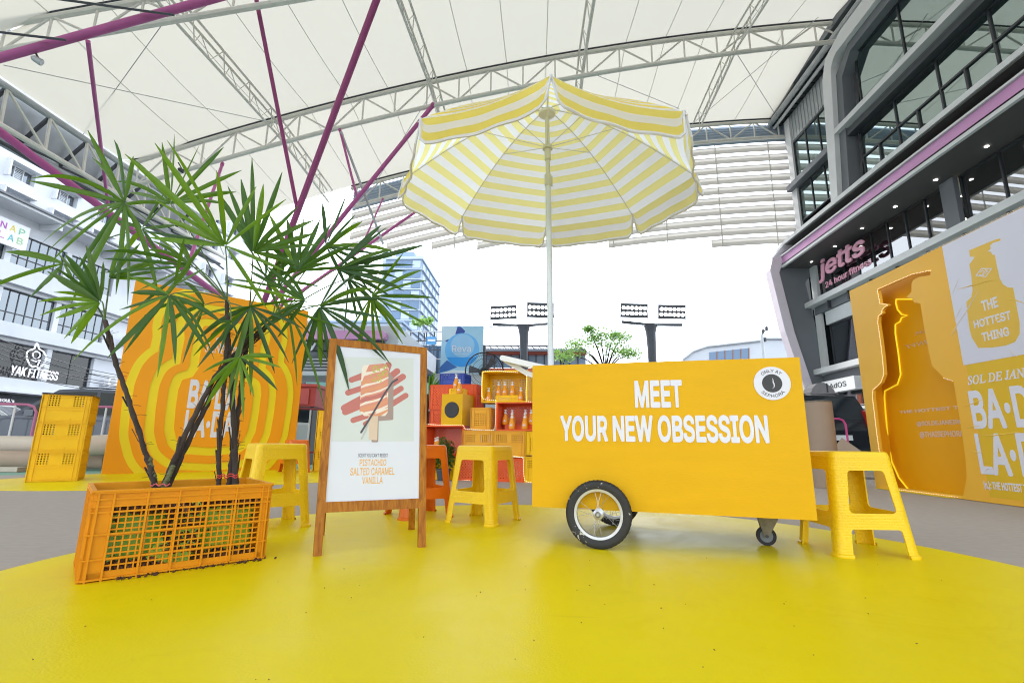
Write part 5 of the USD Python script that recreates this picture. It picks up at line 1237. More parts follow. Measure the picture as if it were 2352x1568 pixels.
# bottles
bot_m = pm('orange_bottle', (.80, .30, .01), .25, .03, spec=.5); cap_m = pm('pump_cap', (.82, .80, .76), .3, .02)
def make_bottle(label, loc, rz=0, group=None):
    t = thing('lotion_bottle', label, 'bottle', loc, rz, group)
    obj('body', MB().lathe([(.028, 0), (.034, .004), (.036, .03), (.035, .070), (.030, .088), (.021, .105), (.018, .130), (.015, .136)], n=18), bot_m, t, 50)
    obj('label_print', MB().fbox(Fr((0, -.0362, .045), (1, 0, 0)), -.016, .016, -.004, .004, 0, .0008).fbox(Fr((0, -.0362, .045), (1, 0, 0)), -.006, .006, .008, .016, 0, .0008), white_p, t)
    obj('cap', MB().lathe([(.017, .134), (.018, .150), (.012, .154), (.006, .158), (.006, .168)], n=14), cap_m, t, 50)
    obj('pump_head', MB().lathe([(.013, .168), (.014, .178), (.010, .184)], n=12).box(-.006, .006, -.032, 0, .172, .181), cap_m, t, 50)
    return t
redL, yT, rR = boxes['redL'], boxes['yelTop'], boxes['redR']
th = .013
def bz(key, x, dep, lift=0): return tuple(WF.w(wp(x, 500)[0], boxes[key][2]+th+lift, -dep))
first = make_bottle('orange pump bottle left of two in the red crate at the left', tuple(WF.w(wp(128, 900)[0], redL[2]+th+.05, -.12)), wrz)
spots = [('redL', 215, .12, .05, 'orange pump bottle right of two in the red crate at the left'),
         ('yelTop', 945, .16, .085, 'left of three bottles on the little basket in the top yellow crate'), ('yelTop', 1022, .16, .085, 'middle of three bottles on the little basket in the top yellow crate'), ('yelTop', 1118, .16, .085, 'right of three bottles on the little basket in the top yellow crate'),
         ('yelTop', 822, .10, 0, 'bottle standing alone at the left in the top yellow crate'), ('yelTop', 1222, .10, 0, 'bottle standing alone at the right in the top yellow crate'),
         ('redR', 1035, .15, .06, 'rear left bottle on a red tray in the right red crate'), ('redR', 1118, .17, .06, 'rear middle bottle in the right red crate'), ('redR', 1115, .05, 0, 'front left bottle in the right red crate'),
         ('redR', 1280, .17, .06, 'rear bottle right of the middle in the right red crate'), ('redR', 1272, .05, 0, 'front right bottle in the right red crate'), ('redR', 1352, .15, .06, 'rear bottle beside the cart edge in the right red crate')]
for key, x, dep, lift, l in spots:
    k = 1.06
    dup(first, tuple(WF.w(wp(x, 500, -dep)[0], boxes[key][2]+th+lift, -dep)), wrz, l, scale=(1.15, 1.15, 1.08) if key != 'yelTop' else (1.08, 1.08, 1.0))
tz = boxes['redL'][3]+.002+hs_
dup(first, tuple(WF.w(wp(388, 300)[0], tz+.075, -.10)), wrz, 'bottle standing in the small basket on the speaker box', scale=(1.15, 1.15, 1.1)); dup(first, tuple(WF.w(wp(458, 300)[0], tz+.002, .0-.02)), wrz, 'bottle standing in front of the small basket on the speaker box', scale=(1.1, 1.1, 1.05))
ri = thing('riser_tray', 'low yellow riser under three bottles in the top yellow crate', 'riser', WF.w(wp(1025, 430)[0], yT[2]+th, -.16), wrz)
obj('top_plate', MB().box(-.16, .16, -.05, .05, .078, .085), yc_m, ri); obj('front_plate', MB().ext(panel_poly(.32, .078, 12, 2, .010, .012, .022), Fr((-.16, -.05, 0), (1, 0, 0)), -.006, 0), yc_m, ri)
r2_ = thing('riser_tray', 'low red riser under the rear bottles in the right red crate', 'riser', WF.w(wp(1200, 700)[0], rR[2]+th, -.17), wrz)
obj('top_plate', MB().box(-.22, .22, -.05, .05, .052, .060), rc_m, r2_); obj('front_plate', MB().box(-.22, .22, -.05, -.044, 0, .052), rc_m, r2_)
r3_ = thing('riser_tray', 'low riser under the two bottles in the left red crate', 'riser', WF.w(wp(170, 1000)[0], redL[2]+th, -.12), wrz)
obj('top_plate', MB().box(-.12, .12, -.05, .05, .042, .050), rc_m, r3_); obj('front_plate', MB().box(-.12, .12, -.05, -.044, 0, .042), rc_m, r3_)
def wl(pts, d=.012): return [WF.w(*wp(x, y), d) for x, y in pts]
led_path('light_string', wl([(60, 786), (250, 794), (420, 798), (512, 792), (525, 815), (540, 848), (700, 852), (880, 856), (905, 840), (915, 700), (918, 500)]), 'string of bulbs along the left red and amber crates up to the top crate', .026, .007)
led_path('light_string', wl([(1180, 148), (1000, 135), (840, 128), (785, 135), (750, 150), (742, 300), (745, 450), (775, 480), (910, 488)]), 'string of bulbs round the left of the top yellow crate', .026, .007)
led_path('light_string', wl([(1294, 195), (1288, 400), (1290, 505), (1400, 512)]), 'string of bulbs down the right side of the top yellow crate', .026, .007)
led_path('light_string', wl([(110, 1472), (300, 1478), (430, 1482), (590, 1476)]), 'string of bulbs at the foot of the lower left crates', .028, .007)
led_path('light_string', wl([(1125, 1178), (1245, 1190), (1262, 1220), (1256, 1350), (1268, 1470), (1310, 1500), (1400, 1508)]), 'string of bulbs round the lower right yellow crate', .026, .007)
# bushy plant hanging in front of the crates
def leafy(name, lb, center, rad, n, m, stem, size=.03, cat='plant', squash=(1, 1, 1), seed=5):
    r4 = np.random.default_rng(seed); t = thing(name, lb, cat, (0, 0, 0)); mb = MB(); V, Fc = [], []
    for i in range(n):
        d = r4.normal(size=3); d /= np.linalg.norm(d); p = A(center)+d*A(squash)*rad*r4.random()**.45*(1+.25*math.sin(d[0]*5+d[2]*4))
        a, b = unit(r4.normal(size=3)), unit(r4.normal(size=3)); s = size*r4.uniform(.6, 1.3); c_2 = unit(np.cross(a, b)); b = np.cross(c_2, a)
        k = len(V)*1; mb.add([p-a*s, p+b*s*.45+c_2*s*.1, p+a*s, p-b*s*.45+c_2*s*.1], [(0, 1, 2), (0, 2, 3)])
    obj('foliage', mb, m, t, kind='stuff')
    st = MB()
    for pts in stem: st = st.path(pts, .01 if len(pts) < 4 else .012, 5)
    obj('stem', st, petiole_m, t)
    return t
pl_ = WF.w(*wp(330, 1150), .10)
leafy('trailing_plant', 'bushy green trailing plant in front of the left crates', pl_, .17, 700, leaf_ms[1], [[WF.w(*wp(330, 1240), .05), WF.w(*wp(330, 1150), .1), pl_]], .024, squash=(.8, .7, 1.25))
leafy('trailing_plant', 'low sprig of the green plant beside the orange stool leg', WF.w(*wp(160, 1260), .12), .10, 220, leaf_ms[0], [[WF.w(*wp(200, 1330), .02), WF.w(*wp(160, 1260), .1), WF.w(*wp(150, 1220), .12)]], .022, seed=6)
pot = thing('plant_pot', 'dark pot holding the green plant before the crates', 'pot', WF.w(wp(310, 1350)[0], 0.0, .12))
zpot = max(.08, wp(330, 1330)[1]); obj('pot_wall', MB().lathe([(.07, 0), (.095, zpot), (.10, zpot), (.10, zpot-.02)], n=18), steel_d, pot, 40); obj('soil', MB().lathe([(.09, zpot-.012), (.09, zpot-.01)], n=18), chip_mats[1], pot)
# industrial fan
FY_ = 7.9; fc = ony(1113, 853, FY_); fr_w = float(np.linalg.norm(ony(1157, 853, FY_)-fc)); fx = Fr(fc, (1, .25, 0))
fan = thing('industrial_fan', 'black wire cage fan on a stand behind the crate wall', 'fan')
ang = np.linspace(0, 2*math.pi, 41)
obj('cage_ring', MB().path([fx.w(fr_w*math.cos(a), fr_w*math.sin(a)) for a in ang], .011, 6), black_m, fan, 50); 
for rr in (.35, .66, .84): obj('cage_ring', MB().path([fx.w(fr_w*rr*math.cos(a), fr_w*rr*math.sin(a), .06) for a in ang], .003, 4), black_m, fan)
for k in range(48): a = k/48*2*math.pi; obj('cage_wire', MB().path([fx.w(fr_w*.12*math.cos(a), fr_w*.12*math.sin(a), .09), fx.w(fr_w*.6*math.cos(a), fr_w*.6*math.sin(a), .07), fx.w(fr_w*math.cos(a), fr_w*math.sin(a))], .0018, 4), black_m, fan)
for k in range(3):
    a = k/3*2*math.pi+.9; w0 = [fx.w(fr_w*.1*math.cos(a+q_), fr_w*.1*math.sin(a+q_), .0) for q_ in (-.5, .5)]; w1 = [fx.w(fr_w*.85*math.cos(a+q_), fr_w*.85*math.sin(a+q_), .03*q_) for q_ in (-.22, .3)]
    obj('blade', MB().add([w0[0], w0[1], w1[1], w1[0]], [(0, 1, 2), (0, 2, 3)]), steel_d, fan)
obj('motor', MB().lathe([(.03, -.18), (.075, -.16), (.08, -.02), (.05, .02)], fc, 16, fx.ez), black_m, fan, 40)
obj('stand', MB().path([(fc[0], fc[1]+.05, 0), (fc[0], fc[1]+.05, fc[2]-.05)], .02, 8), black_m, fan); obj('foot', MB().lathe([(.28, 0), (.27, .03), (.05, .05)], (fc[0], fc[1]+.05, 0), 20), black_m, fan)
# ---------------------------------------------------------------- parked cars
car_glass = pm('car_glass', (.012, .016, .02), .06, .1, spec=.8); lamp_red = pm('tail_lamp', (.45, .02, .02), .2, .1); lamp_clear = pm('head_lamp', (.6, .62, .65), .12, .1)
plate_m = pm('number_plate', (.7, .7, .72), .4)
def paint(n, c): return pm('car_paint_'+n, c, .28, .05, 2, coat=1.0, spec=.5)
def make_car(label, m, loc, rz, L=4.6, Wd=1.8, H=1.7, boxy=True):
    """nose towards local +x; origin on the ground in the middle"""
    t = thing('parked_car', label, 'car', loc, rz)
    h2 = L/2; sil = .28; belt = H*.56
    low = [(-h2, .42), (-h2+.04, .3), (-h2+.35, sil-.05), (h2-.4, sil-.05), (h2-.03, .32), (h2, .55), (h2-.06, belt*.78), (h2-.35, belt*.88), (h2-1.25, belt+.02), (-h2+.12, belt+.06), (-h2+.01, belt*.85)]
    rear = -h2+(.22 if boxy else .75)
    top = [(h2-1.3, belt), (h2-2.05, H-.06), (h2-2.5, H), (rear+.45, H-.01), (rear+.12, H-.10), (-h2+.10, belt+.04)]
    arch = unary_union([Point(x, .33).buffer(.40) for x in (h2-.85, -h2+.85)])
    body = Polygon(low).buffer(-.05).buffer(.05, 4).difference(arch)
    fr = Fr((0, -Wd/2, 0), (1, 0, 0))             # depth towards -y
    def loft(poly, ins, shrink):
        mb = MB(); mb.ext(poly, Fr((0, 0, 0), (1, 0, 0)), -Wd/2+ins, Wd/2-ins); e = poly.buffer(-shrink)
        mb.ext(e, Fr((0, 0, 0), (1, 0, 0)), -Wd/2+ins*.25, -Wd/2+ins+.001); mb.ext(e, Fr((0, 0, 0), (1, 0, 0)), Wd/2-ins-.001, Wd/2-ins*.25); return mb
    obj('body', loft(body, .05, .035), m, t, 40)
    P = A(top); cab = MB(); n = len(P); inw = lambda z: Wd/2-.06-.20*(z-belt)/(H-belt)
    v = [(x, -inw(z), z) for x, z in P]+[(x, inw(z), z) for x, z in P]
    f = []
    for i in range(n-1): f += [(i, i+1, n+i+1), (i, n+i+1, n+i)]
    tri, tf = trimesh.creation.triangulate_polygon(Polygon(top), engine='earcut')
    cab.add(v, f)
    for s in (-1, 1): cab.add([(x, s*inw(z), z) for x, z in tri], tf)
    obj('cabin', cab, m, t)
    pw = Polygon(top).buffer(-.075)
    for s in (-1, 1):
        for cutx in ((-9, -.55), (-.48, .42), (.49, 9)):
            q = pw.intersection(sbox(cutx[0], 0, cutx[1], 9))
            for g in getattr(q, 'geoms', [q]):
                if g.is_empty or g.area < .02: continue
                vv, ff = trimesh.creation.triangulate_polygon(g, engine='earcut'); obj('side_window', MB().add([(x, s*(inw(z)+.006), z) for x, z in vv], ff), car_glass, t)
    for (xa, za), (xb, zb) in ((P[0], P[1]), (P[5], P[4])):
        d = A([xb-xa, zb-za]); nrm = A([d[1], -d[0]]) if xa > 0 else A([-d[1], d[0]]); nrm = nrm/np.linalg.norm(nrm)*.008; nrm = nrm if nrm[0]*xa > 0 else -nrm
        a, b = A([xa, za])+d*.10+nrm, A([xa, za])+d*.9+nrm
        obj('windscreen' if xa > 0 else 'rear_window', MB().add([(a[0], -inw(a[1])+.1, a[1]), (a[0], inw(a[1])-.1, a[1]), (b[0], inw(b[1])-.1, b[1]), (b[0], -inw(b[1])+.1, b[1])], [(0, 1, 2), (0, 2, 3)]), car_glass, t)
    for x in (h2-.85, -h2+.85):
        for s in (-1, 1):
            c = (x, s*(Wd/2-.12), .33); w = obj('wheel', MB().lathe([(.20, -.10), (.31, -.10), (.33, -.07), (.33, .07), (.31, .10), (.20, .10)], c, 24, (0, 1, 0)), rubber, t, 40)
            rm_ = MB().lathe([(.05, .10), (.05, .115)], c, 10, (0, s, 0)).lathe([(.195, .095), (.205, .108), (.19, .11), (.18, .1), (.195, .095)], c, 20, (0, s, 0))
            for k in range(5): a = k/5*2*math.pi; rm_.bar((c[0], c[1]+s*.105, c[2]), (c[0]+.19*math.cos(a), c[1]+s*.105, c[2]+.19*math.sin(a)), .035, .02)
            obj('rim', rm_, alu, w)
    for s in (-1, 1):
        obj('headlight', MB().box(h2-.30, h2-.028, s*(Wd/2-.30)-.14, s*(Wd/2-.30)+.20*s*0+.14, belt*.66, belt*.80), lamp_clear, t)
        obj('tail_light', MB().ext(Polygon([(-h2+.0-.012, belt*.75), (-h2+.22, belt*.80), (-h2+.26, belt*1.0), (-h2+.19, belt*1.0+.34), (-h2+.10, belt*1.0+.3), (-h2-.012, belt*.98)]), Fr((0, s*(Wd/2-.13), 0), (1, 0, 0)), -.115, .115), lamp_red, t)
        obj('mirror', MB().box(h2-1.75, h2-1.6, s*(Wd/2+.08)-.09, s*(Wd/2+.08)+.09, belt+.02, belt+.16), m, t)
    obj('bumper', MB().box(-h2-.02, -h2+.1, -Wd/2+.12, Wd/2-.12, .34, .44), black_m, t); obj('grille', MB().box(h2-.10, h2+.006, -.45, .45, .42, .62), black_m, t)
    obj('number_plate', MB().box(-h2-.03, -h2-.0, -.22, .22, .62, .74), plate_m, t); obj('number_plate', MB().box(h2, h2+.02, -.22, .22, .36, .46), plate_m, t)
    obj('roof_rail', MB().path([(h2-2.4, Wd/2-.32, H+.03), (rear+.5, Wd/2-.32, H+.03)], .02, 6).path([(h2-2.4, -Wd/2+.32, H+.03), (rear+.5, -Wd/2+.32, H+.03)], .02, 6), steel_d if boxy else alu, t)
    return t
p_ = gnd(175, 1072); make_car('dark blue grey SUV parked behind the left crate stack', paint('slate', (.045, .055, .085)), (-11.9, 12.0, 0), math.radians(215), H=1.68)
make_car('silver grey car at the left edge behind the barrier', paint('silver', (.30, .31, .32)), (-17.2, 13.2, 0), math.radians(205), L=4.5, H=1.5, boxy=False)
make_car('black SUV seen from behind right of the yellow cart', paint('black', (.008, .009, .012)), (6.75, 14.1, 0), math.radians(98), L=4.7, H=1.78, Wd=1.9)
make_car('silver car parked beyond the black SUV on the right', paint('bright_silver', (.50, .52, .55)), (9.95, 15.9, 0), math.radians(98), L=4.6, H=1.66)
make_car('white pickup bodied car behind the orange stool, between the boards', paint('pearl', (.62, .63, .65)), (-6.35, 12.2, 0), math.radians(60), L=4.7, H=1.45, boxy=False)
make_car('grey car parked far behind the bottle board', paint('grey', (.16, .17, .19)), (-9.5, 15.5, 0), math.radians(60), L=4.5, H=1.5, boxy=False)
# spoiler and flaps on the black SUV's roof: grey covered bundle
bn = thing('roof_bundle', 'grey wrapped bundle on the roof of the black SUV', 'bundle', (6.95, 12.5, 1.79))
sp = Polygon([(-.1, 0), (.42, 0), (.40, .06), (.32, .15), (.2, .22), (.05, .2), (-.05, .1)]).buffer(.03)
obj('cover', MB().ext(sp, Fr((0, 0, 0), (1, 0, 0)), -.3, .1), pm('grey_cover', (.24, .23, .24), .8, .15, 4), bn); obj('strap', MB().box(.25, .29, -.105, .305, 0, .23), steel_d, bn)
# red storage box and clutter behind the board
rb_ = thing('red_cooler_box', 'large red cooler box on a trolley behind the orange stool', 'box', (-5.15, 10.1, 0), .1)
obj('box_body', MB().box(-.42, .55, -.35, .35, 1.16, 1.56), pm('red_box', (.42, .05, .045), .5, .08), rb_); obj('lid', MB().box(-.45, .58, -.39, .39, 1.56, 1.62), pm('red_box_lid', (.46, .06, .055), .45), rb_)
obj('front_panel', MB().box(-.36, .42, -.375, -.351, 1.20, 1.52), pm('red_box_panel', (.50, .09, .085), .5), rb_)
for sx in (-.35, .48): obj('leg', MB().box(sx-.03, sx+.03, -.3, .3, 0, 1.16), steel_d, rb_)
for i, (x, y, z, m_, lb) in enumerate(((-2.5, 8.6, 0, pm('blue_tub', (.02, .06, .30), .5), 'blue tub behind the left red display crate'), (-2.1, 8.8, 0, pm('wine_tub', (.12, .02, .03), .4), 'dark wine red tub beside the blue tub behind the crate wall'))):
    t = thing('storage_tub', lb, 'tub', (x, y, z)); obj('tub_wall', MB().lathe([(.24, 0), (.3, .95), (.32, .95), (.32, .98), (.28, .98), (.27, .9)], n=20), m_, t, 40); obj('lid', MB().lathe([(.33, .98), (.33, 1.01), (.2, 1.05)], n=20), m_, t)
# crowd barriers
def barrier(label, p, q, h, m1, m2, n):
    t = thing('crowd_barrier', label, 'barrier'); p, q = A(p, float), A(q, float)
    z = A([0, 0, 1.]); d = unit(q-p)
    obj('frame', MB().path([p+z*.02, p+z*(h-.12), p+d*.05+z*(h-.03), p+d*.14+z*h, q-d*.14+z*h, q-d*.05+z*(h-.03), q+z*(h-.12), q+z*.02], .021, 8), m1, t, 40)
    obj('lower_rail', MB().tube(p+z*.25, q+z*.25, .019), m1, t)
    for k in range(1, n): c = p+(q-p)*k/n; obj('upright', MB().tube(c+z*.25, c+z*h, .016, n=6), m2, t)
    for c in (p, q): nn = np.cross(d, z); obj('foot', MB().bar(c+nn*.25+z*.02, c-nn*.25+z*.02, .05, .03), m1, t)
pinkp = pm('pink_paint', (.42, .12, .22), .45, .12); whp = pm('white_rail_paint', (.62, .62, .62), .5, .1)
barrier('pink framed white barred barrier at the left edge before the cars', (-10.9, 6.9, 0), (-8.3, 7.7, 0), 1.0, pinkp, whp, 9)
barrier('pink framed barrier between the crate stack and the bottle board', (-8.2, 7.75, 0), (-5.9, 8.7, 0), 1.0, pinkp, whp, 6)
barrier('dark red barrier before the white car, right of the bottle board', (-5.6, 9.0, 0), (-3.3, 9.8, 0), 1.08, pm('dark_red_paint', (.22, .03, .04), .5), whp, 4)
barrier('bright pink barrier leaning by the cardboard roll on the right', (5.2, 10.55, 0), (6.55, 10.75, 0), 1.06, pm('hot_pink_paint', (.60, .06, .22), .45), whp, 4)
# cardboard rolls
card = pm('brown_cardboard', (.36, .27, .20), .85, .08, 3); paperm = pm('pale_paper_roll', (.52, .45, .37), .8, .08, 3)
cr = thing('cardboard_roll', 'upright brown cardboard roll behind the right-hand stool', 'roll'); pr_ = ony(1890, 1040, 6.2); 
zt_ = ony(1880, 925, 6.2)[2]
obj('tube_wall', MB().lathe([(.155, 0), (.157, zt_), (.14, zt_), (.14, zt_-.05)], (pr_[0], pr_[1], .002), 28), card, cr, 40); obj('torn_edge', chips.__defaults__ and MB().lathe([(.150, zt_), (.158, zt_+.015), (.140, zt_+.02), (.142, zt_)], (pr_[0], pr_[1], .002), 14), pm('torn_card', (.22, .19, .15), .9, .3, 20), cr)
def roll(label, p, q, r, m, name='paper_roll'):
    t = thing(name, label, 'roll'); p, q = A(p, float), A(q, float); d = q-p
    obj('tube_wall', MB().lathe([(r*.62, 0), (r, 0), (r, np.linalg.norm(d)), (r*.62, np.linalg.norm(d))], p, 20, d), m, t, 40); obj('core', MB().lathe([(r*.6, -.002), (r*.6, .02)], p, 14, d), steel_d, t); return t
roll('thick cardboard roll lying before the black SUV', (5.9, 8.3, .32), (7.3, 8.9, .30), .15, card)
roll('long pale paper roll lying behind the left crate stack, upper', (-10.4, 7.0, .36), (-6.3, 7.7, .36), .13, paperm)
roll('long brown paper roll lying under the pale one at the left', (-10.2, 6.8, .14), (-6.6, 7.35, .14), .13, card)
roll('short pale roll behind the left foot of the bottle board', (-6.9, 6.9, .34), (-6.0, 7.5, .42), .15, paperm)
ck = thing('cardboard_heap', 'crumpled cardboard sheet heaped behind the right-hand stool', 'cardboard'); u = np.linspace(0, 1, 14)
obj('sheet', MB().grid([[(4.95+1.6*a+.1*b, 7.9+.5*b+.2*a, .02+.40*math.exp(-((a-.35)/.22)**2)*(1-.3*b)+.14*math.exp(-((a-.75)/.15)**2)+.03*math.sin(9*a+4*b)) for a in u] for b in np.linspace(0, 1, 7)]), card, ck, True)
obj('flap', MB().add([(4.75, 7.8, .05), (5.15, 7.85, .28), (4.85, 8.1, .62), (4.6, 8.0, .4)], [(0, 1, 2), (0, 2, 3)]), card, ck)
for k, (x, y, z, lb) in enumerate(((5.4, 8.9, .0, 'lower wooden plank on the ground behind the right-hand stool'), (5.3, 9.0, .1, 'upper wooden plank on the ground behind the right-hand stool'), (-8.1, 6.55, 0, 'plank on the ground left of the crate stack'))):
    t = thing('plank', lb, 'plank', (x, y, z), .12); obj('board', MB().box(-.9, .9, -.08, .08, .0, .06), paperm, t); obj('end_cap', MB().box(.9, .905, -.08, .08, 0, .06), card, t)
bx_ = thing('printed_carton', 'white, blue and orange printed carton behind the cart edge', 'carton', (3.55, 6.9, 0), .2)
obj('carton', MB().box(-.16, .16, -.1, .1, 0, .36), white_pl, bx_); obj('orange_print', MB().box(-.12, .162, -.102, .102, .04, .2), pm('carton_orange', (.6, .12, .02), .5), bx_); obj('blue_print', MB().box(-.12, .162, -.102, .102, .22, .34), pm('carton_blue', (.03, .06, .25), .5), bx_)
chips('rubble', 120, lambda: (-8.6+.9*rng.random(), 6.0+.5*rng.random(), .03+.08*rng.random()**2), 'heap of torn paper scraps at the left edge by the paper rolls', pm('scrap_paper', (.33, .27, .22), .9, .3, 8), (.05, .16))
chips('floor_crumbs', 70, lambda: (C0[0]+rng.normal(0, .9), C0[1]-.75+rng.normal(0, .5), .004), 'tiny crumbs and grit scattered on the round yellow mat', chip_mats[0], (.0012, .0042))
# palm behind the signboard
t = thing('potted_palm', 'small palm behind the right edge of the wooden signboard', 'palm'); hub2 = ony(985, 905, 7.6)
obj('trunk', MB().path([(hub2[0]-.1, hub2[1], 0), (hub2[0]-.05, hub2[1], .6), tuple(hub2)], .03, 7), cane_m, t)
for k in range(40):
    a = rng.uniform(-1.3, 1.5); d = A([math.cos(a)*rng.uniform(.6, 1), rng.normal(0, .5), math.sin(a)+.1]); leaflet(hub2+A([0, 0, rng.uniform(-.1, .1)]), d, np.cross(d, [0, 1, .2]), rng.uniform(.3, .5), .022, .14, leaf_ms[k % 3], t)
# ---------------------------------------------------------------- floodlight masts
def mast(label, hub_px, base_px, heads, Y):
    t = thing('floodlight_mast', label, 'floodlight'); hb = ony(*hub_px, Y); bs = A([ony(*base_px, Y)[0], Y, 0.0])
    obj('pole', MB().path([bs, bs+(hb-bs)*.8, hb-A([0, 0, .5]), hb], [.22, .26, .30, .42], 10), steel_d, t, 40)
    fr = Fr(hb, (1, 0, 0))
    c0 = fr.px(heads[0][0]+4, heads[0][3]+8); c1 = fr.px(heads[1][2]-4, heads[1][3]+12)
    obj('crossbar', MB().bar(fr.w(c0[0], c0[1]), fr.w(0, 0), .14, .14).bar(fr.w(0, 0), fr.w(c1[0], c1[1]), .14, .14), steel_d, t)
    for x0, y0, x1, y1 in heads:
        a, b, c, d = fr.px(x0, y0+ (2 if heads[0][0] < x0 else 2)), fr.px(x1, y0), fr.px(x1, y1), fr.px(x0, y1)
        tl = (fr.px(x1, y0)-fr.px(x0, y0)); w, h = b[0]-a[0], a[1]-d[1]; slope = .05 if x0 == heads[0][0] and hub_px[0] < 1300 else (-.03)
        hf = Fr(fr.w(d[0], d[1], .3), (1, 0, slope), (0, -.35, 1))
        hd_ = obj('lamp_head', MB().fbox(hf, 0, w, 0, h, -.25, 0), steel_d, t)
        for i in range(6):
            for j in range(2):
                obj('lens', MB().lathe([(w*.066, 0), (w*.066, .03), (w*.04, .05)], hf.w(w*(.10+.16*i), h*(.30+.40*j), 0), 14, hf.ez), lamp_white, hd_)
        obj('yoke', MB().path([hf.w(0, h*.4), hf.w(-.04, -.45), hf.w(w+.04, -.45), hf.w(w, h*.4)], .03, 5), galv, hd_)
mast('floodlight mast left of the parasol pole with two lit heads', (1203, 748), (1206, 830), ((1128, 706, 1186, 737), (1211, 697, 1271, 731)), 30)
mast('floodlight mast right of the parasol pole with two lit heads', (1494, 746), (1500, 826), ((1424, 699, 1484, 731), (1510, 702, 1570, 734)), 30)
# ---------------------------------------------------------------- far buildings
far_w = pm('far_white', (.50, .53, .57), .7, .06, .3); far_b = pm('tower_blue_grey', (.22, .30, .42), .6, .08, .1); far_p = pm('tower_pale', (.42, .50, .60), .6, .06, .1); far_g = pm('tower_glass', (.10, .17, .27), .15, .2, .15, spec=.7)
def tower():
    t = thing('apartment_tower', 'tall blue grey apartment tower far behind the signboard', 'building'); Y = 120.; fr = Fr((0, Y, 0), (1, 0, 0)); K = fr.px
    xl, xm, xr = K(868, 700)[0], K(963, 700)[0], K(985, 700)[0]; zt = K(930, 596)[1]; zt2 = K(880, 572)[1]
    obj('tower_wall', MB().box(xm-9.6, xm, Y, Y+24, 0, zt), far_b, t); obj('tower_wall', MB().box(xl, xm-9.61, Y+1.5, Y+24, 0, zt2), far_p, t)
    obj('roof', MB().box(xm-9.6, xm+.4, Y-.4, Y+24, zt, zt+.7), far_p, t); obj('plant_room', MB().box(xm-8, xm-3, Y+3, Y+9, zt+.7, zt+3.4), far_b, t)
    n = 17; fh = zt/n
    for k in range(3, n):
        z = k*fh
        for c in range(3):
            obj('window_bay', MB().box(xm-7.0+c*2.35, xm-4.9+c*2.35, Y-.12, Y-.02, z+.5, z+fh-.35), far_g if (k+c) % 3 else far_p, t)
        obj('window_bay', MB().box(xl+1.5, xl+4.2, Y+1.38, Y+1.48, z+.5, z+fh-.35), far_g if k % 3 else far_p, t)
        obj('floor_band', MB().box(xm-7.3, xm+.35, Y-.3, Y-.13, z, z+.3), far_p, t)
        obj('balcony_slab', MB().box(xm+.06, xm+.5, Y+.5, Y+23, z, z+.16), far_p, t)
        for c in range(5): obj('side_window', MB().box(xm+.005, xm+.05, Y+1.6+c*4.4, Y+4.4+c*4.4, z+.5, z+fh-.4), far_g, t)
tower()
lw_ = thing('low_apartment_block', 'pale blue low block at the foot of the tower behind the palms', 'building'); fr = Fr((0, 80., 0), (1, 0, 0)); a0, a1 = fr.px(700, 800)[0], fr.px(985, 790)[0]; z1 = fr.px(880, 742)[1]
obj('wall', MB().box(a0, a1-5, 80, 95, 0, z1), far_p, lw_); obj('roof', MB().box(a0, a1-4.6, 79.7, 95, z1, z1+.4), far_b, lw_)
for c in range(9): obj('window', MB().box(a0+1+c*1.9, a0+2.3+c*1.9, 79.9, 79.99, z1-2.6, z1-.7), far_g, lw_)
# cafe building with the lilac canopy
so_ = thing('cafe_building', 'low white building with lilac band and a dark shop sign behind the signboard', 'building'); Y = 20.; fr = Fr((0, Y, 0), (1, 0, 0)); K = fr.px
x0, x1 = K(640, 780)[0], K(914, 780)[0]; zt = K(800, 748)[1]; zp = K(800, 765)[1]; zpb = K(800, 784)[1]
obj('parapet', MB().box(x0, x1, Y, Y+8, zpb-.3, zt), far_w, so_)
band = sbox(x0, zpb, K(892, 775)[0], zp).buffer(-.15).buffer(.15, 6)
obj('lilac_band', MB().ext(band, fr, .01, .5), pink_band, so_)
zs0, zs1 = K(720, 806)[1], K(720, 786)[1]
obj('sign_board', MB().fbox(fr, x0, K(885, 790)[0], zs0, zs1, -.2, .2), dark_panel, so_)
ca, cb = K(676, 803), K(731, 784)
sgn = thing('cafe_sign', 'white lettering on the dark sign board of the low white building', 'sign')
p0s, p1s = K(628, 803), K(733, 786); obj('lettering', words(MB(), fr, 'Society', (p0s[0], p0s[1]), (p1s[0], p1s[1]), .21, .26, bold=3), white_p, sgn)
obj('balcony_back', MB().fbox(fr, x0, K(905, 820)[0], K(720, 862)[1], zs0-.02, -2.5, -2.2), room_mid, so_)
for k in range(4): z = K(720, 828+7*k)[1]; obj('rail', MB().fbox(fr, x0, K(890, 820)[0], z-.02, z+.02, .3, .34), galv, so_)
zf = K(720, 858)[1]; obj('floor_slab', MB().fbox(fr, x0, K(905, 850)[0], zf-.12, zf+.05, -2.2, .4), far_w, so_)
for k in range(8): obj('window', MB().fbox(fr, x0+.2+k*1.15, x0+1.3+k*1.15, K(720, 905)[1], zf-.35, -.2, -.1), blind_m if k % 3 else car_glass, so_)
obj('lower_wall', MB().fbox(fr, x0, x1, 0, K(720, 908)[1], -.4, -.15), room_mid, so_); obj('upper_wall', MB().fbox(fr, K(885, 800)[0], x1, 0, zpb-.31, -.4, .0), far_w, so_)
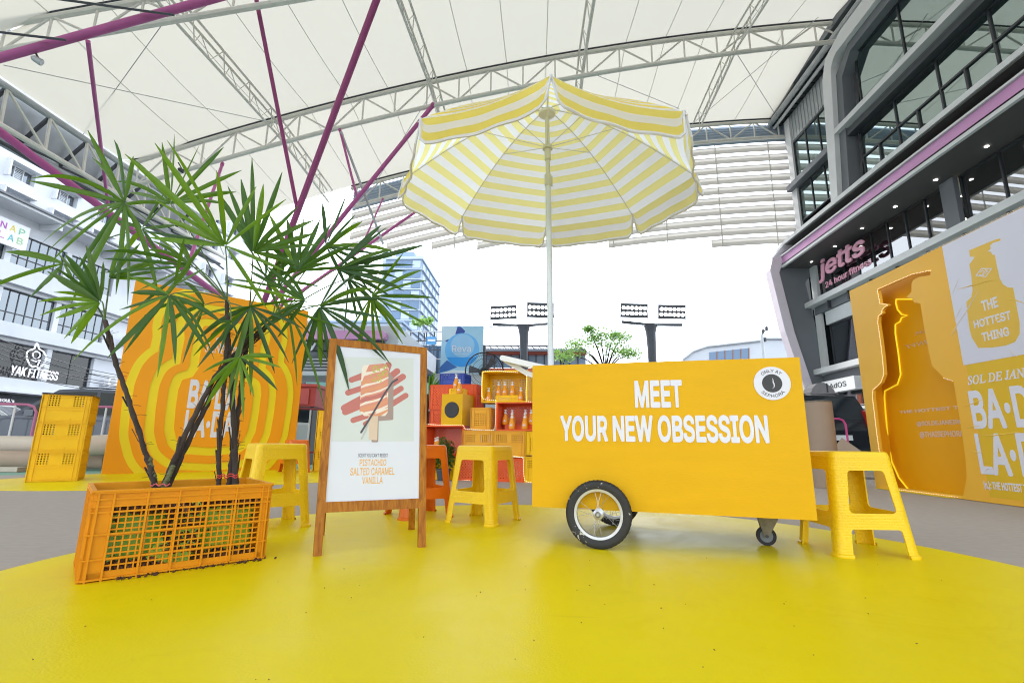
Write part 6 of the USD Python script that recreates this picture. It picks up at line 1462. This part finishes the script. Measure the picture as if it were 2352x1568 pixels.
# scaffolding / glass block
gl = thing('scaffold_building', 'dark glass block behind a scaffold grid, left of the blue billboard', 'building'); Y = 28.; fr = Fr((0, Y, 0), (1, 0, 0)); K = fr.px
x0, x1, zt = K(906, 780)[0], K(1016, 780)[0], K(960, 762)[1]
obj('core', MB().fbox(fr, x0, x1, 0, zt-.6, -3, -1.2), pm('deep_blue_wall', (.05, .09, .16), .4, .4, .8), gl)
for k in range(7): x = x0+(x1-x0)*k/6; obj('scaffold_post', MB().tube((x, Y, 0), (x, Y, zt), .04, n=5), steel_d, gl)
for k in range(9): z = zt-k*.55; obj('scaffold_ledger', MB().tube((x0, Y, z), (x1, Y, z), .035, n=5), steel_d if k % 3 else galv, gl)
for k in range(6): obj('pane', MB().fbox(fr, x0+.08+(x1-x0)*k/6, x0-.08+(x1-x0)*(k+1)/6, .5, zt-.7, -1.19, -1.15), far_g, gl)
bn_ = thing('blue_banner', 'small light blue banner with red print on the scaffold', 'banner'); obj('banner', MB().fbox(fr, K(981, 775)[0], K(1003, 775)[0], K(990, 792)[1], K(990, 774)[1], .1, .13), pm('banner_blue', (.10, .32, .60), .5), bn_); obj('print', MB().fbox(fr, K(984, 775)[0], K(1001, 775)[0], K(990, 785)[1], K(990, 780)[1], .131, .14), white_p, bn_)
# billboard
rv = thing('blue_billboard', 'tall blue billboard with pale bubbles and white lettering', 'billboard'); Y = 25.; fr = Fr((0, Y, 0), (1, 0, 0)); K = fr.px
z2 = lambda x, y: tuple(K((1040+x/8.4)*.9408, (780+y/8.4)*.9408))
x0, zb_r = z2(285, 1100); x1, zt = z2(1182, 140); bbm = lambda n, c: pm('billboard_'+n, c, .4, .08, .5)
brect = sbox(x0, zb_r-.05, x1, zt); obj('panel', MB().ext(brect, fr, -.15, 0), bbm('pale', (.34, .58, .76)), rv)
def bp_(nm, poly, m, lev): obj(nm, MB().ext(poly.intersection(brect), fr, .0, .004*lev), m, rv)
cR = z2(740, 620); rr_ = z2(1090, 620)[0]-cR[0]
dkb = bbm('deep', (.02, .06, .30))
bp_('printed_gap', Polygon([z2(650, 140), z2(720, 150), z2(805, 235), z2(780, 285), z2(600, 300)]), dkb, 1); bp_('printed_gap', Polygon([z2(280, 980), z2(430, 830), z2(640, 975), z2(450, 1050), z2(285, 1090)]), bbm('mid', (.015, .12, .42)), 1); bp_('printed_gap', Polygon([z2(390, 430), z2(480, 395), z2(430, 460)]), dkb, 1)
bp_('printed_bubble', Point(z2(420, 240)).buffer(rr_*.62, 32).intersection(sbox(x0, z2(0, 430)[1], z2(650, 0)[0], zt)), bbm('ice', (.50, .66, .76)), .6)
bp_('printed_bubble', Point(cR).buffer(rr_, 40), bbm('sky', (.12, .42, .80)), 2); bp_('printed_bubble', Point(cR).buffer(rr_*.985, 40).intersection(sbox(-99, -9, 99, z2(0, 770)[1])), bbm('azure', (.005, .28, .75)), 2.6); bp_('printed_bubble', Point(cR[0]+.02, cR[1]+rr_*.25).buffer(rr_*.7, 32), bbm('light', (.27, .52, .78)), 3)
obj('lettering', words(MB(), fr, 'Reva', z2(535, 662), z2(925, 530), .016, .022), white_p, rv); obj('lettering', words(MB(), fr, 'Advanced aesthetics', z2(585, 712), z2(875, 692), .016, .02), white_p, rv)
bp_('printed_foam', Polygon([z2(440, 1060), z2(560, 1030), z2(800, 1050), z2(1100, 1090), z2(285, 1100)]), bbm('foam', (.62, .70, .76)), 1.5)
obj('leg', MB().box(x0+.2, x0+.35, Y+.1, Y+.3, 0, zb_r), steel_d, rv); obj('leg', MB().box(x1-.35, x1-.2, Y+.1, Y+.3, 0, zb_r), steel_d, rv); obj('side_post', MB().fbox(fr, x1+.01, x1+.12, 0, z2(1190, 520)[1], -.3, .05), steel_d, rv)
# white plinth under it
pw_ = thing('white_hoarding', 'white hoarding under the blue billboard behind the blue crate', 'hoarding'); obj('board', MB().box(x0-.3, x1+1.5, Y-.25, Y-.2, 0, zb_r-.1), far_w, pw_); obj('cap', MB().box(x0-.32, x1+1.52, Y-.28, Y-.17, zb_r-.1, zb_r-.06), galv, pw_)
# red-trimmed restaurant
rr2 = thing('red_trimmed_building', 'low building with corrugated roof, red beam and glass strip behind the parasol pole', 'building'); Y = 33.; fr = Fr((0, Y, 0), (1, 0, 0)); K = fr.px
x0, x1 = z2(1260, 600)[0]*0+K(1116, 800)[0], K(1262, 800)[0]; red_w = pm('red_beam', (.40, .08, .045), .6, .1); zz = lambda y: K(1180, (780+y/8.4)*.9408)[1]
x1e = K(1345, 800)[0]
obj('roof_sheet', MB().fbox(fr, x0, x1e, zz(680), zz(630), -5, .6), pm('grey_roof', (.18, .20, .24), .6, .1), rr2)
for k in range(40): x = x0+(x1e-x0)*k/40; obj('roof_rib', MB().fbox(fr, x, x+(x1e-x0)/90, zz(630), zz(612), -5, .6), galv, rr2)
obj('red_beam', MB().fbox(fr, x0, x1e, zz(722), zz(682), -.3, .45), red_w, rr2)
for k in range(12): w_ = (x1e-x0)/12; wn = obj('window', MB().fbox(fr, x0+k*w_, x0+k*w_+.08, zz(1000), zz(724), -.1, .05), frame_m, rr2); obj('pane', MB().fbox(fr, x0+k*w_+.08, x0+(k+1)*w_, zz(985), zz(735), -.06, -.03), far_g, wn)
obj('orange_wall', MB().fbox(fr, x0, x1e, 0, zz(1002), -.3, .1), pm('orange_red_wall', (.62, .16, .08), .6, .1), rr2)
obj('railing', MB().tube(fr.w(x0, zz(535), 0), fr.w(K(1262, 800)[0], zz(535), 0), .05, n=6), steel_d, rr2)
for k in range(9): x = x0+.2+(x1-x0)*k/9; obj('railing_post', MB().tube(fr.w(x+.35, zz(640), .3), fr.w(x, zz(535), 0), .04, n=5), steel_d, rr2)
# white building at the right and utility pole
wr = thing('white_corner_building', 'white low building with a strip of windows behind the right floodlight', 'building'); Y = 50.; fr = Fr((0, Y, 0), (1, 0, 0)); K = fr.px
z6 = lambda x, y: tuple(K((1300+x/2.94)*.9408, (700+y/2.94)*.9408))
pts = [z6(1080, 520), z6(1150, 465), z6(1250, 430), z6(1650, 385), z6(1650, 372), z6(1870, 372)]
wallp = Polygon([(pts[0][0], 0)]+pts+[(pts[-1][0], 0)]); obj('wall', MB().ext(wallp, fr, -8, 0), far_w, wr)
for i in range(5): a = 1270+i*57; obj('window', MB().ext(Polygon([z6(a, 560), z6(a, 470-i*6), z6(a+50, 465-i*6), z6(a+50, 560)]), fr, .01, .06), far_g, wr); obj('window_frame', MB().ext(Polygon([z6(a+50, 560), z6(a+50, 464-i*6), z6(a+57, 463-i*6), z6(a+57, 560)]), fr, .01, .1), pm('brown_frame_%d' % i, (.25, .13, .09), .6), wr)
obj('roof_edge', MB().path([fr.w(*p, .1) for p in pts], .12, 5), galv, wr)
up_ = thing('utility_pole', 'concrete utility pole with insulators before the white building on the right', 'pole'); Y = 40.; fr = Fr((0, Y, 0), (1, 0, 0)); K = fr.px
b_ = z6(1645, 500)
pb_ = K((1300+1645/2.94)*.9408, (700+345/2.94)*.9408); obj('pole', MB().tube(fr.w(pb_[0], 0), fr.w(*pb_), .16, .12), galv, up_)
for x, y in ((1655, 320), (1680, 300), (1670, 380)): q_ = K((1300+x/2.94)*.9408, (700+y/2.94)*.9408); obj('insulator', MB().tube(fr.w(*pb_), fr.w(*q_), .04, n=5).lathe([(.10, -.15), (.12, .12), (.05, .2)], fr.w(*q_), 8), steel_d, up_)
# trees
tm = leafmat('tree_leaf', (.11, .24, .06), (.36, .60, .14))
def tree(lb, cx, top, base_, Y, blobs, n, size):
    c = ony(cx, base_, Y); t = thing('street_tree', lb, 'tree', (0, 0, 0)); r5 = np.random.default_rng(11+int(cx)); mb = MB(); sc = float((c-CAM)@FW)/FOC
    root = A([c[0], Y, 0]); fork_ = ony(cx, base_+25, Y)
    for (bx, by, br) in blobs:
        b = ony(bx, by, Y+r5.uniform(-.8, .8))
        obj('limb', MB().path([fork_, (fork_+b)/2+A([0, 0, .2]), b], [.05, .03, .01], 6), cane_m, t)
        for _ in range(n):
            d = r5.normal(size=3); d /= np.linalg.norm(d); p = b+d*A([1.5, 1.5, .9])*br*sc*r5.random()**.6; a, e = unit(r5.normal(size=3)), unit(r5.normal(size=3)); nn = unit(np.cross(a, e)); e = np.cross(nn, a); s = size*r5.uniform(.6, 1.3)
            mb.add([p-a*s, p+e*s*.5, p+a*s, p-e*s*.5], [(0, 1, 2), (0, 2, 3)])
    obj('crown', mb, tm, t, kind='stuff'); obj('trunk', MB().path([root, fork_], [.16, .09], 8), cane_m, t)
tree('feathery green tree above the cart, between parasol pole and right floodlight', 1390, 745, 830, 24, [(1300, 812, 24), (1335, 800, 26), (1362, 780, 22), (1395, 790, 26), (1420, 805, 24), (1352, 755, 10), (1440, 808, 16), (1428, 775, 16), (1378, 768, 20), (1450, 812, 18), (1320, 790, 18), (1410, 770, 14)], 240, .065)
tree('small green tree behind the parasol pole base', 1290, 800, 832, 27, [(1285, 815, 16), (1300, 822, 16)], 110, .10)
tree('roof garden greenery on the tower podium behind the palm', 975, 725, 745, 76, [(972, 738, 12), (985, 736, 9), (958, 742, 9)], 60, .35)
